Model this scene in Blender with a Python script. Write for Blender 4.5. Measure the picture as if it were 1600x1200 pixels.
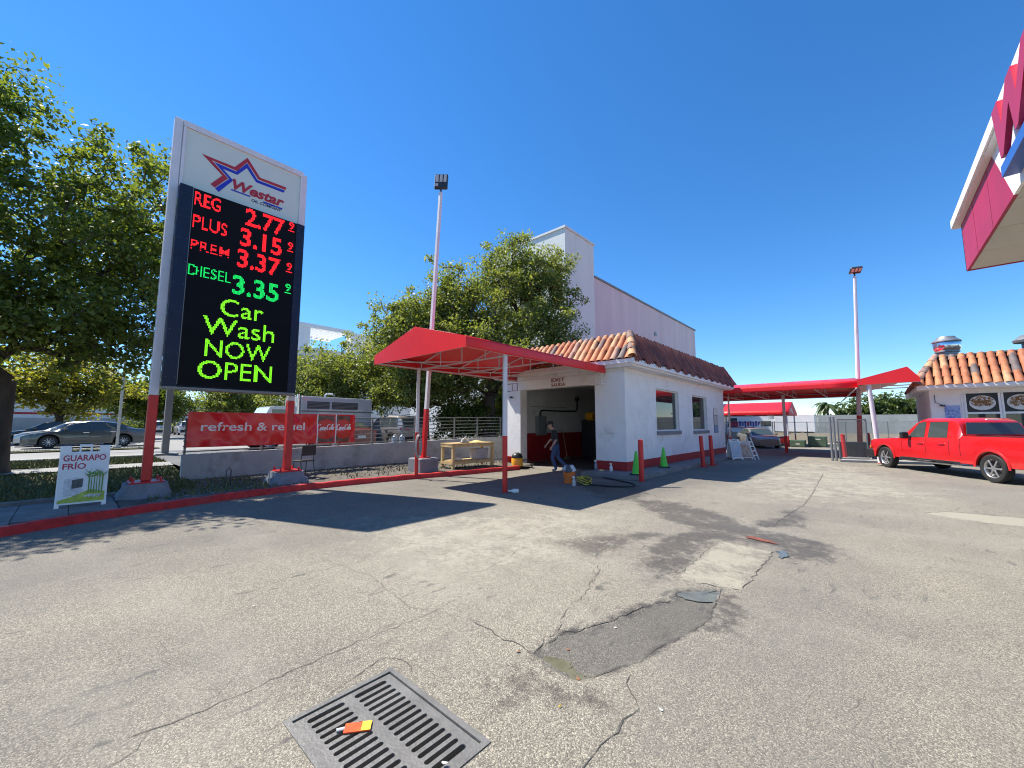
import bpy, bmesh, math, random
import numpy as np
from mathutils import Vector, Matrix
R = math.radians
for o in list(bpy.data.objects): bpy.data.objects.remove(o)
scn = bpy.context.scene
col = scn.collection

# ------------------------------------------------------------------ camera, sky, sun, exposure
cam_d = bpy.data.cameras.new('camera'); cam = bpy.data.objects.new('camera', cam_d); col.objects.link(cam)
cam_d.sensor_width = 36; cam_d.lens = 36 * 620 / 1600; cam_d.clip_end = 3000; cam_d.clip_start = 0.05
cam.location = (0, 0, 1.65); cam.rotation_euler = (R(90 + 5.8935), 0, R(42.04))
scn.camera = cam
SUN = Vector((-0.65, -0.235, 1.0)).normalized()
world = bpy.data.worlds.new('World'); scn.world = world; world.use_nodes = True
wn = world.node_tree.nodes; wn.clear()
sky = wn.new('ShaderNodeTexSky'); sky.sky_type = 'NISHITA'; sky.sun_disc = False
sky.sun_elevation = math.asin(SUN.z); sky.sun_rotation = math.atan2(SUN.x, SUN.y)
sky.altitude = 0; sky.air_density = 1.0; sky.dust_density = 0.0; sky.ozone_density = 8.0
bg = wn.new('ShaderNodeBackground'); bg.inputs[1].default_value = 0.122
wo = wn.new('ShaderNodeOutputWorld')
hsv = wn.new('ShaderNodeHueSaturation'); hsv.inputs['Saturation'].default_value = 1.18
world.node_tree.links.new(sky.outputs[0], hsv.inputs['Color']); world.node_tree.links.new(hsv.outputs[0], bg.inputs[0]); world.node_tree.links.new(bg.outputs[0], wo.inputs[0])
sd = bpy.data.lights.new('sun', 'SUN'); sd.energy = 4.95; sd.angle = R(0.53); sd.color = (1.0, 0.94, 0.84)
sun = bpy.data.objects.new('sun', sd); col.objects.link(sun)
sun.rotation_euler = SUN.to_track_quat('Z', 'Y').to_euler(); sun.location = (-30, -10, 50)
scn.view_settings.view_transform = 'Standard'; scn.view_settings.look = 'None'
scn.view_settings.gamma = 1.0; scn.view_settings.use_curve_mapping = False
scn.view_settings.exposure = 0.80
scn.cycles.filter_width = 1.1

# ------------------------------------------------------------------ helpers
class MB:
    """collects shapes, builds ONE mesh object"""
    def __init__(s): s.v = []; s.f = []; s.m = []
    def add(s, vs, fs, m=0):
        b = len(s.v); s.v += [tuple(p) for p in vs]; s.f += [tuple(b + i for i in q) for q in fs]; s.m += [m] * len(fs); return s
    def box(s, a, b, m=0, M=None):
        x0, y0, z0 = a; x1, y1, z1 = b
        vs = [(x0,y0,z0),(x1,y0,z0),(x1,y1,z0),(x0,y1,z0),(x0,y0,z1),(x1,y0,z1),(x1,y1,z1),(x0,y1,z1)]
        if M is not None: vs = [M @ Vector(p) for p in vs]
        return s.add(vs, [(0,3,2,1),(4,5,6,7),(0,1,5,4),(1,2,6,5),(2,3,7,6),(3,0,4,7)], m)
    def cbox(s, a, b, c=.01, m=0, M=None):
        """box with chamfered vertical and horizontal edges"""
        x0,y0,z0 = a; x1,y1,z1 = b
        rings = []
        for z, i in ((z0, c), (z0 + c, 0), (z1 - c, 0), (z1, c)):
            X0,X1,Y0,Y1 = x0+i, x1-i, y0+i, y1-i
            rings.append([(X0+c,Y0,z),(X1-c,Y0,z),(X1,Y0+c,z),(X1,Y1-c,z),(X1-c,Y1,z),(X0+c,Y1,z),(X0,Y1-c,z),(X0,Y0+c,z)])
        if M is not None: rings = [[M @ Vector(p) for p in r] for r in rings]
        return s.rings(rings, True, m)
    def rings(s, rings, caps=True, m=0, closed=True):
        n = len(rings[0]); vs = [p for r in rings for p in r]; fs = []
        for k in range(len(rings) - 1):
            for i in range(n if closed else n - 1):
                j = (i + 1) % n
                fs.append((k*n+i, k*n+j, (k+1)*n+j, (k+1)*n+i))
        if caps: fs += [tuple(reversed(range(n))), tuple((len(rings)-1)*n + i for i in range(n))]
        return s.add(vs, fs, m)
    def tube(s, pts, rad, n=8, m=0, caps=True):
        pts = [Vector(p) for p in pts]; N = len(pts)
        if not hasattr(rad, '__len__'): rad = [rad] * N
        t = (pts[1] - pts[0]).normalized()
        u = t.orthogonal().normalized(); rr = []
        for k in range(N):
            t = (pts[min(k+1, N-1)] - pts[max(k-1, 0)]).normalized()
            u = (u - t * u.dot(t)).normalized(); w = t.cross(u)
            rr.append([pts[k] + (u*math.cos(a) + w*math.sin(a))*rad[k] for a in [2*math.pi*i/n for i in range(n)]])
        return s.rings(rr, caps, m)
    def bar(s, a, b, w, h, m=0):
        """rectangular bar from a to b; w horizontal, h along up"""
        a = Vector(a); b = Vector(b); t = (b-a).normalized()
        up = Vector((0,0,1)) if abs(t.z) < .95 else Vector((0,1,0))
        x = t.cross(up).normalized(); y = x.cross(t)
        rr = [[p + x*sx*w/2 + y*sy*h/2 for sx, sy in ((-1,-1),(1,-1),(1,1),(-1,1))] for p in (a, b)]
        return s.rings(rr, True, m)
    def lathe(s, prof, n=16, m=0, M=None, caps=True):
        rr = [[Vector((r*math.cos(2*math.pi*i/n), r*math.sin(2*math.pi*i/n), z)) for i in range(n)] for r, z in prof]
        if M is not None: rr = [[M @ p for p in r] for r in rr]
        return s.rings(rr, caps, m)
    def prism(s, poly, d, m=0, M=None):
        """polygon in local xy extruded along z by d (poly counter-clockwise)"""
        n = len(poly); vs = [Vector((x,y,0)) for x,y in poly] + [Vector((x,y,d)) for x,y in poly]
        if M is not None: vs = [M @ p for p in vs]
        fs = [tuple(reversed(range(n))), tuple(range(n, 2*n))] + [(i, (i+1)%n, n+(i+1)%n, n+i) for i in range(n)]
        return s.add(vs, fs, m)
    def grid(s, P, m=0):
        """P[i][j] points"""
        a = len(P); b = len(P[0])
        return s.add([p for r in P for p in r], [(i*b+j, i*b+j+1, (i+1)*b+j+1, (i+1)*b+j) for i in range(a-1) for j in range(b-1)], m)
    def mesh(s, name, mats, smooth=None):
        me = bpy.data.meshes.new(name); me.from_pydata(s.v, [], s.f)
        mats = mats if isinstance(mats, (list, tuple)) else [mats]
        for q in mats: me.materials.append(q)
        if len(mats) > 1: me.polygons.foreach_set('material_index', s.m)
        bm = bmesh.new(); bm.from_mesh(me); bmesh.ops.recalc_face_normals(bm, faces=bm.faces); bm.to_mesh(me); bm.free()
        if smooth is not None:
            me.polygons.foreach_set('use_smooth', [True]*len(me.polygons)); me.set_sharp_from_angle(angle=R(smooth))
        return me
    def build(s, name, mats, parent=None, smooth=None, M=None):
        return link(name, s.mesh(name, mats, smooth), parent, M)
def link(name, me, parent=None, M=None):
    o = bpy.data.objects.new(name, me); col.objects.link(o)
    if parent is not None: o.parent = parent
    if M is not None: o.matrix_local = M
    return o
def tag(o, label=None, cat=None, group=None, kind=None):
    if label: o['label'] = label
    if cat: o['category'] = cat
    if group: o['group'] = group
    if kind: o['kind'] = kind
    return o
def thing(name, label, cat, loc=(0,0,0), rz=0, group=None):
    o = bpy.data.objects.new(name, None); col.objects.link(o); o.empty_display_size = .2
    o.location = loc; o.rotation_euler = (0,0,rz)
    return tag(o, label, cat, group)
def struct(o): o['kind'] = 'structure'; return o
def copy_tree(o, parent=None):
    c = o.copy(); col.objects.link(c); c.parent = parent
    for ch in [q for q in bpy.data.objects if q.parent == o]: copy_tree(ch, c)
    return c
def B(name, a, b, mt, parent=None, c=None):
    m = MB(); m.box(a, b) if c is None else m.cbox(a, b, c)
    return m.build(name, mt, parent)
def frame(loc, r, u):
    r = Vector(r).normalized(); u = Vector(u).normalized(); n = r.cross(u)
    M = Matrix.Identity(4)
    for i in range(3): M[i][0], M[i][1], M[i][2], M[i][3] = r[i], u[i], n[i], loc[i]
    return M
def text_mesh(s, width, height, extrude=.004, bold=0, shear=0, spacing=1.0):
    """mesh of the words, scaled to width x height, lower-left at the origin, in local xy"""
    cu = bpy.data.curves.new('lettering', 'FONT'); cu.body = s; cu.size = 1; cu.offset = bold; cu.shear = shear
    cu.space_character = spacing; cu.extrude = .02; cu.resolution_u = 4; cu.fill_mode = 'BOTH'
    ob = bpy.data.objects.new('lettering', cu); col.objects.link(ob)
    dg = bpy.context.evaluated_depsgraph_get(); dg.update()
    me = bpy.data.meshes.new_from_object(ob.evaluated_get(dg))
    bpy.data.objects.remove(ob); bpy.data.curves.remove(cu)
    n = len(me.vertices); co = np.empty(n*3); me.vertices.foreach_get('co', co); co = co.reshape(-1, 3)
    lo, hi = co.min(0), co.max(0)
    co[:,0] = (co[:,0]-lo[0])/(hi[0]-lo[0])*width; co[:,1] = (co[:,1]-lo[1])/(hi[1]-lo[1])*height
    co[:,2] = (co[:,2]-lo[2])/(hi[2]-lo[2])*extrude
    me.vertices.foreach_set('co', co.ravel()); me.update(); me.name = 'lettering'
    return me
def text(s, M, width, height, mt, parent, name='lettering', **k):
    me = text_mesh(s, width, height, **k); me.materials.clear(); me.materials.append(mt)
    return link(name, me, parent, M)

# ------------------------------------------------------------------ materials
MT = {}
def mat(name, c, rough=.6, metal=0, var=.12, scale=3.0, bump=0, bscale=40, coat=0, c2=None, streak=0, emit=None, es=1, spec=.5, dirt=0):
    if name in MT: return MT[name]
    m = bpy.data.materials.new(name); m.use_nodes = True; MT[name] = m
    nt = m.node_tree; N = nt.nodes; L = nt.links; p = N['Principled BSDF']
    p.inputs['Roughness'].default_value = rough; p.inputs['Metallic'].default_value = metal
    p.inputs['Specular IOR Level'].default_value = spec
    if coat: p.inputs['Coat Weight'].default_value = coat; p.inputs['Coat Roughness'].default_value = .05
    tc = N.new('ShaderNodeTexCoord')
    if var or c2:
        nz = N.new('ShaderNodeTexNoise'); nz.inputs['Scale'].default_value = scale; nz.inputs['Detail'].default_value = 6; nz.inputs['Roughness'].default_value = .65
        if streak:
            mp = N.new('ShaderNodeMapping'); mp.inputs['Scale'].default_value = (1, 1, streak); L.new(tc.outputs['Object'], mp.inputs[0]); L.new(mp.outputs[0], nz.inputs[0])
        else: L.new(tc.outputs['Object'], nz.inputs[0])
        rp = N.new('ShaderNodeValToRGB'); rp.color_ramp.elements[0].position = .32; rp.color_ramp.elements[1].position = .68
        a = c2 if c2 else tuple(x*(1-var) for x in c); b = c if c2 else tuple(min(1, x*(1+var)) for x in c)
        rp.color_ramp.elements[0].color = (*a, 1); rp.color_ramp.elements[1].color = (*b, 1)
        L.new(nz.outputs[0], rp.inputs[0]); out = rp.outputs[0]
        if dirt:
            n2 = N.new('ShaderNodeTexNoise'); n2.inputs['Scale'].default_value = 1.3; n2.inputs['Detail'].default_value = 8; n2.inputs['Roughness'].default_value = .75
            L.new(tc.outputs['Object'], n2.inputs[0])
            r2 = N.new('ShaderNodeValToRGB'); r2.color_ramp.elements[0].position = .52; r2.color_ramp.elements[1].position = .72
            L.new(n2.outputs[0], r2.inputs[0])
            mu = N.new('ShaderNodeMath'); mu.operation = 'MULTIPLY'; mu.inputs[1].default_value = dirt; L.new(r2.outputs[0], mu.inputs[0])
            mx = N.new('ShaderNodeMixRGB'); mx.inputs[2].default_value = (.10, .09, .075, 1); L.new(mu.outputs[0], mx.inputs[0]); L.new(out, mx.inputs[1]); out = mx.outputs[0]
        L.new(out, p.inputs['Base Color'])
    else: p.inputs['Base Color'].default_value = (*c, 1)
    if bump:
        nb = N.new('ShaderNodeTexNoise'); nb.inputs['Scale'].default_value = bscale; nb.inputs['Detail'].default_value = 4
        L.new(tc.outputs['Object'], nb.inputs[0])
        bp = N.new('ShaderNodeBump'); bp.inputs['Strength'].default_value = bump; bp.inputs['Distance'].default_value = .01
        L.new(nb.outputs[0], bp.inputs['Height']); L.new(bp.outputs[0], p.inputs['Normal'])
    if emit: p.inputs['Emission Color'].default_value = (*emit, 1); p.inputs['Emission Strength'].default_value = es
    return m
white_paint = mat('white_paint', (.80,.79,.77), .5, var=.05, dirt=.15)
pole_white = mat('pole_white', (.66,.63,.66), .4, var=.06, scale=2, dirt=.12)
stucco = mat('stucco', (.82,.82,.81), .85, var=.07, scale=.8, bump=.4, bscale=60, dirt=.24)
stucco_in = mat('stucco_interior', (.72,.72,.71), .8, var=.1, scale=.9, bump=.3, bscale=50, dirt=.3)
tower_white = mat('tower_stucco', (.68,.69,.67), .9, var=.06, scale=.5, bump=.2, bscale=20, streak=.12)
pink_stucco = mat('pink_stucco', (.66,.53,.54), .9, var=.10, scale=.7, bump=.2, bscale=20, streak=.10)
red_paint = mat('red_paint', (.58,.012,.012), .4, var=.12, scale=4, dirt=.06)
red_kerb_m = mat('red_kerb_paint', (.52,.016,.018), .6, var=.3, scale=7, bump=.4, bscale=30, dirt=.42)
red_band = mat('red_band', (.38,.018,.02), .6, var=.15, scale=3, dirt=.2)
def vinyl(name, c, tr):
    m = mat(name, c, .42, var=.05, scale=1.2, bump=.12, bscale=2.5); nt = m.node_tree; N = nt.nodes; L = nt.links
    t = N.new('ShaderNodeBsdfTranslucent'); t.inputs[0].default_value = (*c, 1); x = N.new('ShaderNodeMixShader'); x.inputs[0].default_value = tr
    L.new(N['Principled BSDF'].outputs[0], x.inputs[1]); L.new(t.outputs[0], x.inputs[2]); L.new(x.outputs[0], N['Material Output'].inputs[0]); return m
awning = vinyl('red_vinyl', (.84,.017,.024), .015)
awning_dull = mat('faded_purple_vinyl', (.22,.06,.14), .5, var=.1, scale=1.2)
concrete = mat('concrete', (.33,.325,.31), .9, var=.18, scale=2.2, bump=.5, bscale=25, dirt=.45)
concrete_lt = mat('pale_concrete', (.50,.48,.43), .9, var=.12, scale=1.5, bump=.4, bscale=25, dirt=.3)
block_grey = mat('grey_block', (.20,.205,.23), .85, var=.2, scale=3, bump=.8, bscale=18, dirt=.2)
galv = mat('galvanised_steel', (.26,.27,.28), .45, metal=.5, var=.1)
rail_steel = mat('rail_steel', (.19,.185,.175), .45, metal=.4, var=.12)
dark_metal = mat('dark_metal', (.05,.05,.055), .45, metal=.3, var=.2)
navy = mat('navy_panel', (.012,.02,.045), .45, var=.2, scale=2, spec=.25)
black_screen = mat('black_screen', (.006,.006,.008), .6, var=.15, scale=3, spec=.12)
black_rubber = mat('black_rubber', (.016,.016,.017), .75, var=.25, scale=8)
black_plastic = mat('black_plastic', (.02,.02,.022), .4, var=.15)
cab_face = mat('sign_face', (.60,.64,.58), .35, var=.03, scale=.8, spec=.4)
sign_red = mat('sign_red', (.42,.02,.035), .4, var=.04)
sign_blue = mat('sign_blue', (.02,.03,.42), .4, var=.04)
led_red = mat('led_red', (.01,.01,.01), var=0, emit=(1.0,.010,.014), es=1.0)
led_green = mat('led_green', (.01,.01,.01), var=0, emit=(.004,.80,.13), es=.75)
led_lime = mat('led_lime', (.01,.01,.01), var=0, emit=(.22,.90,.010), es=.9)
chrome = mat('chrome', (.75,.75,.76), .18, metal=1, var=.04)
alloy = mat('alloy', (.55,.55,.56), .3, metal=.85, var=.05)
wood = mat('bare_pine', (.55,.40,.19), .7, var=.25, scale=5, streak=.2, bump=.2, bscale=30)
cone_green = mat('lime_plastic', (.10,.62,.05), .45, var=.1)
orange_pl = mat('orange_plastic', (.75,.17,.02), .45, var=.08)
yellow_pl = mat('yellow_plastic', (.75,.36,.02), .4, var=.08)
white_pl = mat('white_plastic', (.78,.78,.76), .35, var=.05)
bark = mat('bark', (.075,.058,.045), .95, var=.35, scale=6, streak=.2, bump=1, bscale=18)
bark_pale = mat('pale_bark', (.17,.14,.11), .95, var=.35, scale=6, streak=.2, bump=1, bscale=18)
soil = mat('soil', (.075,.062,.05), 1, var=.4, scale=4, bump=1, bscale=30, c2=(.16,.14,.11))
path_m = mat('path_concrete', (.29,.285,.27), .9, var=.12, scale=1.2, bump=.3, bscale=30, dirt=.25)
street_m = mat('street_asphalt', (.25,.245,.23), .9, var=.12, scale=.5, bump=.3, bscale=30)
rear_asphalt = mat('rear_asphalt', (.12,.12,.118), .9, var=.2, scale=.6, bump=.3, bscale=30)
far_conc = mat('far_concrete_wall', (.30,.32,.31), .9, var=.18, scale=.35, streak=.4, dirt=.35)
barrier_m = mat('barrier_concrete', (.44,.38,.28), .9, var=.1, scale=.5, dirt=.2)
green_metal = mat('green_metal', (.085,.135,.085), .5, var=.12)
steel_tray = mat('steel', (.40,.41,.42), .35, metal=.8, var=.1)
tile_cols = [(.48,.18,.08),(.52,.22,.10),(.43,.15,.07),(.52,.29,.15),(.21,.135,.11),(.16,.125,.115),(.37,.22,.16)]
tile_m = [mat('clay_tile_%d' % i, c, .75, var=.22, scale=7, bump=.3, bscale=40, dirt=.3) for i, c in enumerate(tile_cols)]
tile_red_shaded = [mat('red_clay_shaded_%d' % i, c, .75, var=.25, scale=7, bump=.3, bscale=40, dirt=.3) for i, c in enumerate([(.26,.075,.05),(.21,.06,.045),(.29,.10,.07),(.17,.06,.048)])]  # reddish clay, with the side slope's shade put into the colour
mortar = mat('roof_felt', (.022,.019,.017), .95, var=.3, scale=5)
def glass_mat(name, c, rough=.03, alpha=.35):
    if name in MT: return MT[name]
    m = bpy.data.materials.new(name); m.use_nodes = True; MT[name] = m
    nt = m.node_tree; N = nt.nodes; L = nt.links; p = N['Principled BSDF']
    p.inputs['Base Color'].default_value = (*c, 1); p.inputs['Roughness'].default_value = rough; p.inputs['Specular IOR Level'].default_value = .8
    tr = N.new('ShaderNodeBsdfTransparent'); tr.inputs[0].default_value = (.55,.6,.6,1)
    mx = N.new('ShaderNodeMixShader'); mx.inputs[0].default_value = 1 - alpha
    L.new(tr.outputs[0], mx.inputs[1]); L.new(p.outputs[0], mx.inputs[2]); L.new(mx.outputs[0], N['Material Output'].inputs[0])
    return m
car_glass = glass_mat('car_glass', (.050,.066,.064), .04, .04)
shop_glass = glass_mat('shop_glass', (.02,.03,.032), .02, .06)
water = mat('puddle_water', (.13,.125,.085), .04, var=.25, scale=6, spec=.5)

def paint(name, c, metal=.0): return mat('paint_' + name, c, .32, metal=metal, var=.05, scale=1.5, coat=1.0, dirt=.07)

# ------------------------------------------------------------------ the paved lot
rnd = random.Random(7)
GX0, GX1, GY0, GY1 = -2.55, -1.59, .92, 1.60          # drain opening
def sdist(px, py, poly):
    """signed distance to polygon, negative inside (numpy arrays)"""
    d = np.full(px.shape, 1e9); ins = np.zeros(px.shape, bool); n = len(poly)
    for i in range(n):
        ax, ay = poly[i]; bx, by = poly[(i+1) % n]
        ex, ey = bx-ax, by-ay; wx, wy = px-ax, py-ay
        t = np.clip((wx*ex + wy*ey)/(ex*ex+ey*ey+1e-12), 0, 1)
        d = np.minimum(d, np.hypot(wx-ex*t, wy-ey*t))
        c = ((ay > py) != (by > py)) & (px < (bx-ax)*(py-ay)/((by-ay) if abs(by-ay) > 1e-9 else 1e-9) + ax)
        ins ^= c
    return np.where(ins, -d, d)
def sstep(a, b, x): t = np.clip((x-a)/(b-a), 0, 1); return t*t*(3-2*t)
PATCH = [(-1.95,2.40),(-1.96,2.54),(-1.96,2.80),(-1.84,2.98),(-1.72,3.38),(-1.68,3.67),(-1.53,3.98),(-1.56,4.22),(-1.26,4.57),(-1.21,4.28),(-1.15,3.82),(-1.18,3.50),(-1.28,3.16),(-1.32,2.80),(-1.41,2.61),(-1.50,2.38),(-1.58,2.32),(-1.74,2.30)]
SQUARE = [(-1.73,6.36),(-1.06,6.30),(-1.07,4.62),(-1.70,4.47)]
STAIN = [(-4.17,8.47),(-3.19,8.86),(-2.31,8.39),(-1.41,7.45),(-.52,7.24),(-.42,6.45),(-.81,5.94),(-1.04,6.56),(-1.76,6.38),(-1.72,4.47),(-1.84,4.12),(-2.15,4.74),(-2.44,5.94),(-2.17,6.66),(-3.21,7.57)]
STAIN2 = [(-2.0,1.85),(-1.92,2.35),(-1.42,2.37),(-1.16,2.35),(-1.18,2.16),(-1.39,2.1),(-1.62,1.94),(-1.62,1.68)]
STAIN3 = [(-1.25,4.5),(-.95,4.2),(-.9,3.9),(-1.1,3.6),(-1.15,4.0)]
STAIN4 = [(-1.4,9.4),(-1.1,9.5),(-.95,8.8),(-1.0,8.0),(-1.5,7.6),(-1.55,8.0),(-1.25,8.7)]
BRIGHT = [(.59,10.78),(.95,11.33),(3.2,11.6),(3.4,10.4),(1.74,10.5),(1.03,10.57)]
RUTS = [[(-1.0,2.3),(-.2,4.5),(.6,7.5)],]
def vnoise(x, y, seed):
    """smooth value noise"""
    rs = np.random.RandomState(seed); T = rs.rand(64, 64)
    xi = np.floor(x).astype(int); yi = np.floor(y).astype(int); fx = x-xi; fy = y-yi
    fx = fx*fx*(3-2*fx); fy = fy*fy*(3-2*fy)
    g = lambda a, b: T[a % 64, b % 64]
    return (g(xi,yi)*(1-fx)+g(xi+1,yi)*fx)*(1-fy) + (g(xi,yi+1)*(1-fx)+g(xi+1,yi+1)*fx)*fy
def lot_z(X, Y):
    jit = .05*(vnoise(X*9, Y*9, 3)-.5) + .03*(vnoise(X*25, Y*25, 4)-.5)
    z = .010*(vnoise(X*.8, Y*.8, 1)-.5) + .004*(vnoise(X*5, Y*5, 2)-.5)
    z = z - .024*sstep(.03, -.05, sdist(X, Y, PATCH)+jit)
    z = z + .006*sstep(.02, -.02, sdist(X, Y, SQUARE)+jit*.4) - .010*sstep(.05, -.1, sdist(X, Y, [(-1.2,6.65),(-.85,6.6),(-.75,6.1),(-1.0,5.95),(-1.03,6.35)]))
    z = z + .010*sstep(.01, -.04, sdist(X, Y, BRIGHT)+jit)
    near = np.maximum(np.maximum(GX0-.16-X, X-GX1-.16), np.maximum(GY0-.16-Y, Y-GY1-.16))
    return z*sstep(0, .15, near)
def lines(spec):
    out = []
    for a, b, st in spec:
        n = max(1, int(round((b-a)/st))); out += [a + (b-a)*i/n for i in range(n)]
    return out + [spec[-1][1]]
xs = lines([(-13.9,-10,.4),(-10,-4.5,.25),(-4.5,GX0,.06),(GX0,GX1,.06),(GX1,.8,.05),(.8,3.5,.15),(3.5,10,.5),(10,60,5)])
ys = lines([(-20,-2,1),(-2,.3,.25),(.3,GY0,.06),(GY0,GY1,.06),(GY1,7.6,.05),(7.6,12,.1),(12,22,.4),(22,40,1)])
XX, YY = np.meshgrid(np.array(xs), np.array(ys), indexing='ij'); ZZ = lot_z(XX, YY)
nx, ny = XX.shape
idx = np.arange(nx*ny).reshape(nx, ny)
q = np.stack([idx[:-1,:-1], idx[1:,:-1], idx[1:,1:], idx[:-1,1:]], -1)
cx = (XX[:-1,:-1]+XX[1:,1:])/2; cy = (YY[:-1,:-1]+YY[1:,1:])/2
keep = ~((cx > GX0) & (cx < GX1) & (cy > GY0) & (cy < GY1))
def np_mesh(name, V, Q, mats):
    me = bpy.data.meshes.new(name); V = np.asarray(V, np.float32); Q = np.asarray(Q, np.int32); k = Q.shape[1]
    me.vertices.add(len(V)); me.vertices.foreach_set('co', V.ravel())
    me.loops.add(Q.size); me.loops.foreach_set('vertex_index', Q.ravel())
    me.polygons.add(len(Q)); me.polygons.foreach_set('loop_start', np.arange(0, Q.size, k, dtype=np.int32))
    for m in mats: me.materials.append(m)
    me.update(calc_edges=True); return me
def asphalt_material():
    m = bpy.data.materials.new('lot_asphalt'); m.use_nodes = True; nt = m.node_tree; N = nt.nodes; L = nt.links; p = N['Principled BSDF']
    tc = N.new('ShaderNodeTexCoord'); O = tc.outputs['Object']
    def noise(s, d=5, r=.6, mp=None):
        n = N.new('ShaderNodeTexNoise'); n.inputs['Scale'].default_value = s; n.inputs['Detail'].default_value = d; n.inputs['Roughness'].default_value = r
        if mp:
            g = N.new('ShaderNodeMapping'); g.inputs['Scale'].default_value = mp; L.new(O, g.inputs[0]); L.new(g.outputs[0], n.inputs[0])
        else: L.new(O, n.inputs[0])
        return n.outputs[0]
    def ramp(i, *st):
        r = N.new('ShaderNodeValToRGB'); e = r.color_ramp.elements
        while len(e) < len(st): e.new(.5)
        for k, (pos, c) in enumerate(st): e[k].position = pos; e[k].color = (*(c if hasattr(c, '__len__') else (c,c,c)), 1)
        L.new(i, r.inputs[0]); return r.outputs[0]
    def mix(f, a, b, t='MIX'):
        x = N.new('ShaderNodeMixRGB'); x.blend_type = t
        for k, v in ((0, f), (1, a), (2, b)):
            if hasattr(v, 'links') or isinstance(v, bpy.types.NodeSocket): L.new(v, x.inputs[k])
            else: x.inputs[k].default_value = v if k == 0 else (*v, 1)
        return x.outputs[0]
    def mth(op, a, b):
        x = N.new('ShaderNodeMath'); x.operation = op
        for k, v in ((0, a), (1, b)):
            if isinstance(v, bpy.types.NodeSocket): L.new(v, x.inputs[k])
            else: x.inputs[k].default_value = v
        return x.outputs[0]
    base = ramp(noise(.45, 6, .6), (.3, (.185,.178,.162)), (.5, (.235,.225,.203)), (.7, (.29,.275,.24)))
    base = mix(.55, base, ramp(noise(3.1, 7, .7), (.3, (.19,.183,.168)), (.7, (.28,.268,.238))))
    vo = N.new('ShaderNodeTexVoronoi'); vo.inputs['Scale'].default_value = 150; L.new(O, vo.inputs[0])
    sep = N.new('ShaderNodeSeparateColor'); L.new(vo.outputs['Color'], sep.inputs[0])
    stone = ramp(sep.outputs[0], (.0, (.075,.071,.065)), (.30, (.16,.153,.138)), (.62, (.30,.288,.255)), (.88, (.44,.42,.365)), (1.0, (.68,.65,.58)))
    base = mix(.66, base, stone)
    gap = ramp(vo.outputs['Distance'], (.50, (1,1,1)), (.85, (.55,.55,.55)))
    base = mix(.8, base, gap, 'MULTIPLY')
    base = mix(1, base, (1.03,.975,.865), 'MULTIPLY')
    # worn pale lanes and oil drips
    base = mix(ramp(noise(.9, 5, .6, (.35,1,1)), (.50, 0), (.72, .38)), base, (.37,.345,.285))
    base = mix(ramp(noise(2.3, 6, .7, (1,.45,1)), (.66, 0), (.74, .55)), base, (.075,.072,.068))
    base = mix(mth('MULTIPLY', ramp(noise(9, 4, .6, (1,.28,1)), (.60, 0), (.68, 1)), ramp(noise(.7, 3, .5), (.40, 0), (.58, .8))), base, (.095,.09,.082))
    base = mix(ramp(noise(.23, 5, .65, (1,.5,1)), (.40, .46), (.58, 0)), base, (.125,.120,.112))
    base = mix(ramp(noise(1.7, 8, .72), (.56, 0), (.70, .42)), base, (.135,.127,.115))
    at = N.new('ShaderNodeAttribute'); at.attribute_name = 'wear_and_shade'; sp = N.new('ShaderNodeSeparateColor'); L.new(at.outputs['Color'], sp.inputs[0])
    nn = mix(.45, noise(2.4, 7, .7), noise(11, 6, .75))
    def mask(ch, lo, hi): return ramp(mth('ADD', sp.outputs[ch], mth('MULTIPLY', mth('SUBTRACT', nn, .5), 3.4)), (lo-.04, 0), (hi+.06, 1))
    st = mask(0, .38, .62)
    base = mix(mth('MULTIPLY', st, .74), base, mix(.72, (.060,.054,.050), mix(1, base, (.30,.28,.27), 'MULTIPLY')))
    pa = mask(1, .40, .60)
    base = mix(mth('MULTIPLY', pa, .72), base, mix(.65, (.082,.082,.084), mix(1, base, (.42,.42,.43), 'MULTIPLY')))
    base = mix(mth('MULTIPLY', mask(2, .4, .6), .65), base, (.37,.345,.27))
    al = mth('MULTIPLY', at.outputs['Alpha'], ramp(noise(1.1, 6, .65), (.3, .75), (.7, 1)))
    base = mix(mth('MULTIPLY', al, .42), base, mix(1, base, (.45,.45,.47), 'MULTIPLY'))  # alpha: darker asphalt by the kerb, plus painted awning and building shade
    # hairline cracks
    wv = N.new('ShaderNodeTexNoise'); wv.inputs['Scale'].default_value = 1.6; wv.inputs['Detail'].default_value = 6; L.new(O, wv.inputs[0])
    ad = N.new('ShaderNodeMixRGB'); ad.blend_type = 'ADD'; ad.inputs[0].default_value = .55; L.new(O, ad.inputs[1]); L.new(wv.outputs['Color'], ad.inputs[2])
    vc = N.new('ShaderNodeTexVoronoi'); vc.feature = 'DISTANCE_TO_EDGE'; vc.inputs['Scale'].default_value = .62; L.new(ad.outputs[0], vc.inputs[0])
    cr = mth('MULTIPLY', ramp(vc.outputs['Distance'], (.0, 1), (.0026, 0)), ramp(noise(.55, 3, .5), (.53, 0), (.60, 1)))
    base = mix(mth('MULTIPLY', cr, .18), base, (.035,.033,.03))
    L.new(base, p.inputs['Base Color'])
    ro = mth('SUBTRACT', .88, mth('MULTIPLY', st, .30)); L.new(ro, p.inputs['Roughness']); p.inputs['Specular IOR Level'].default_value = .4
    bp = N.new('ShaderNodeBump'); bp.inputs['Strength'].default_value = .55; bp.inputs['Distance'].default_value = .006
    hgt = mth('SUBTRACT', mth('SUBTRACT', 1.0, vo.outputs['Distance']), mth('MULTIPLY', cr, 1.5))
    L.new(hgt, bp.inputs['Height']); L.new(bp.outputs[0], p.inputs['Normal'])
    return m
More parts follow.
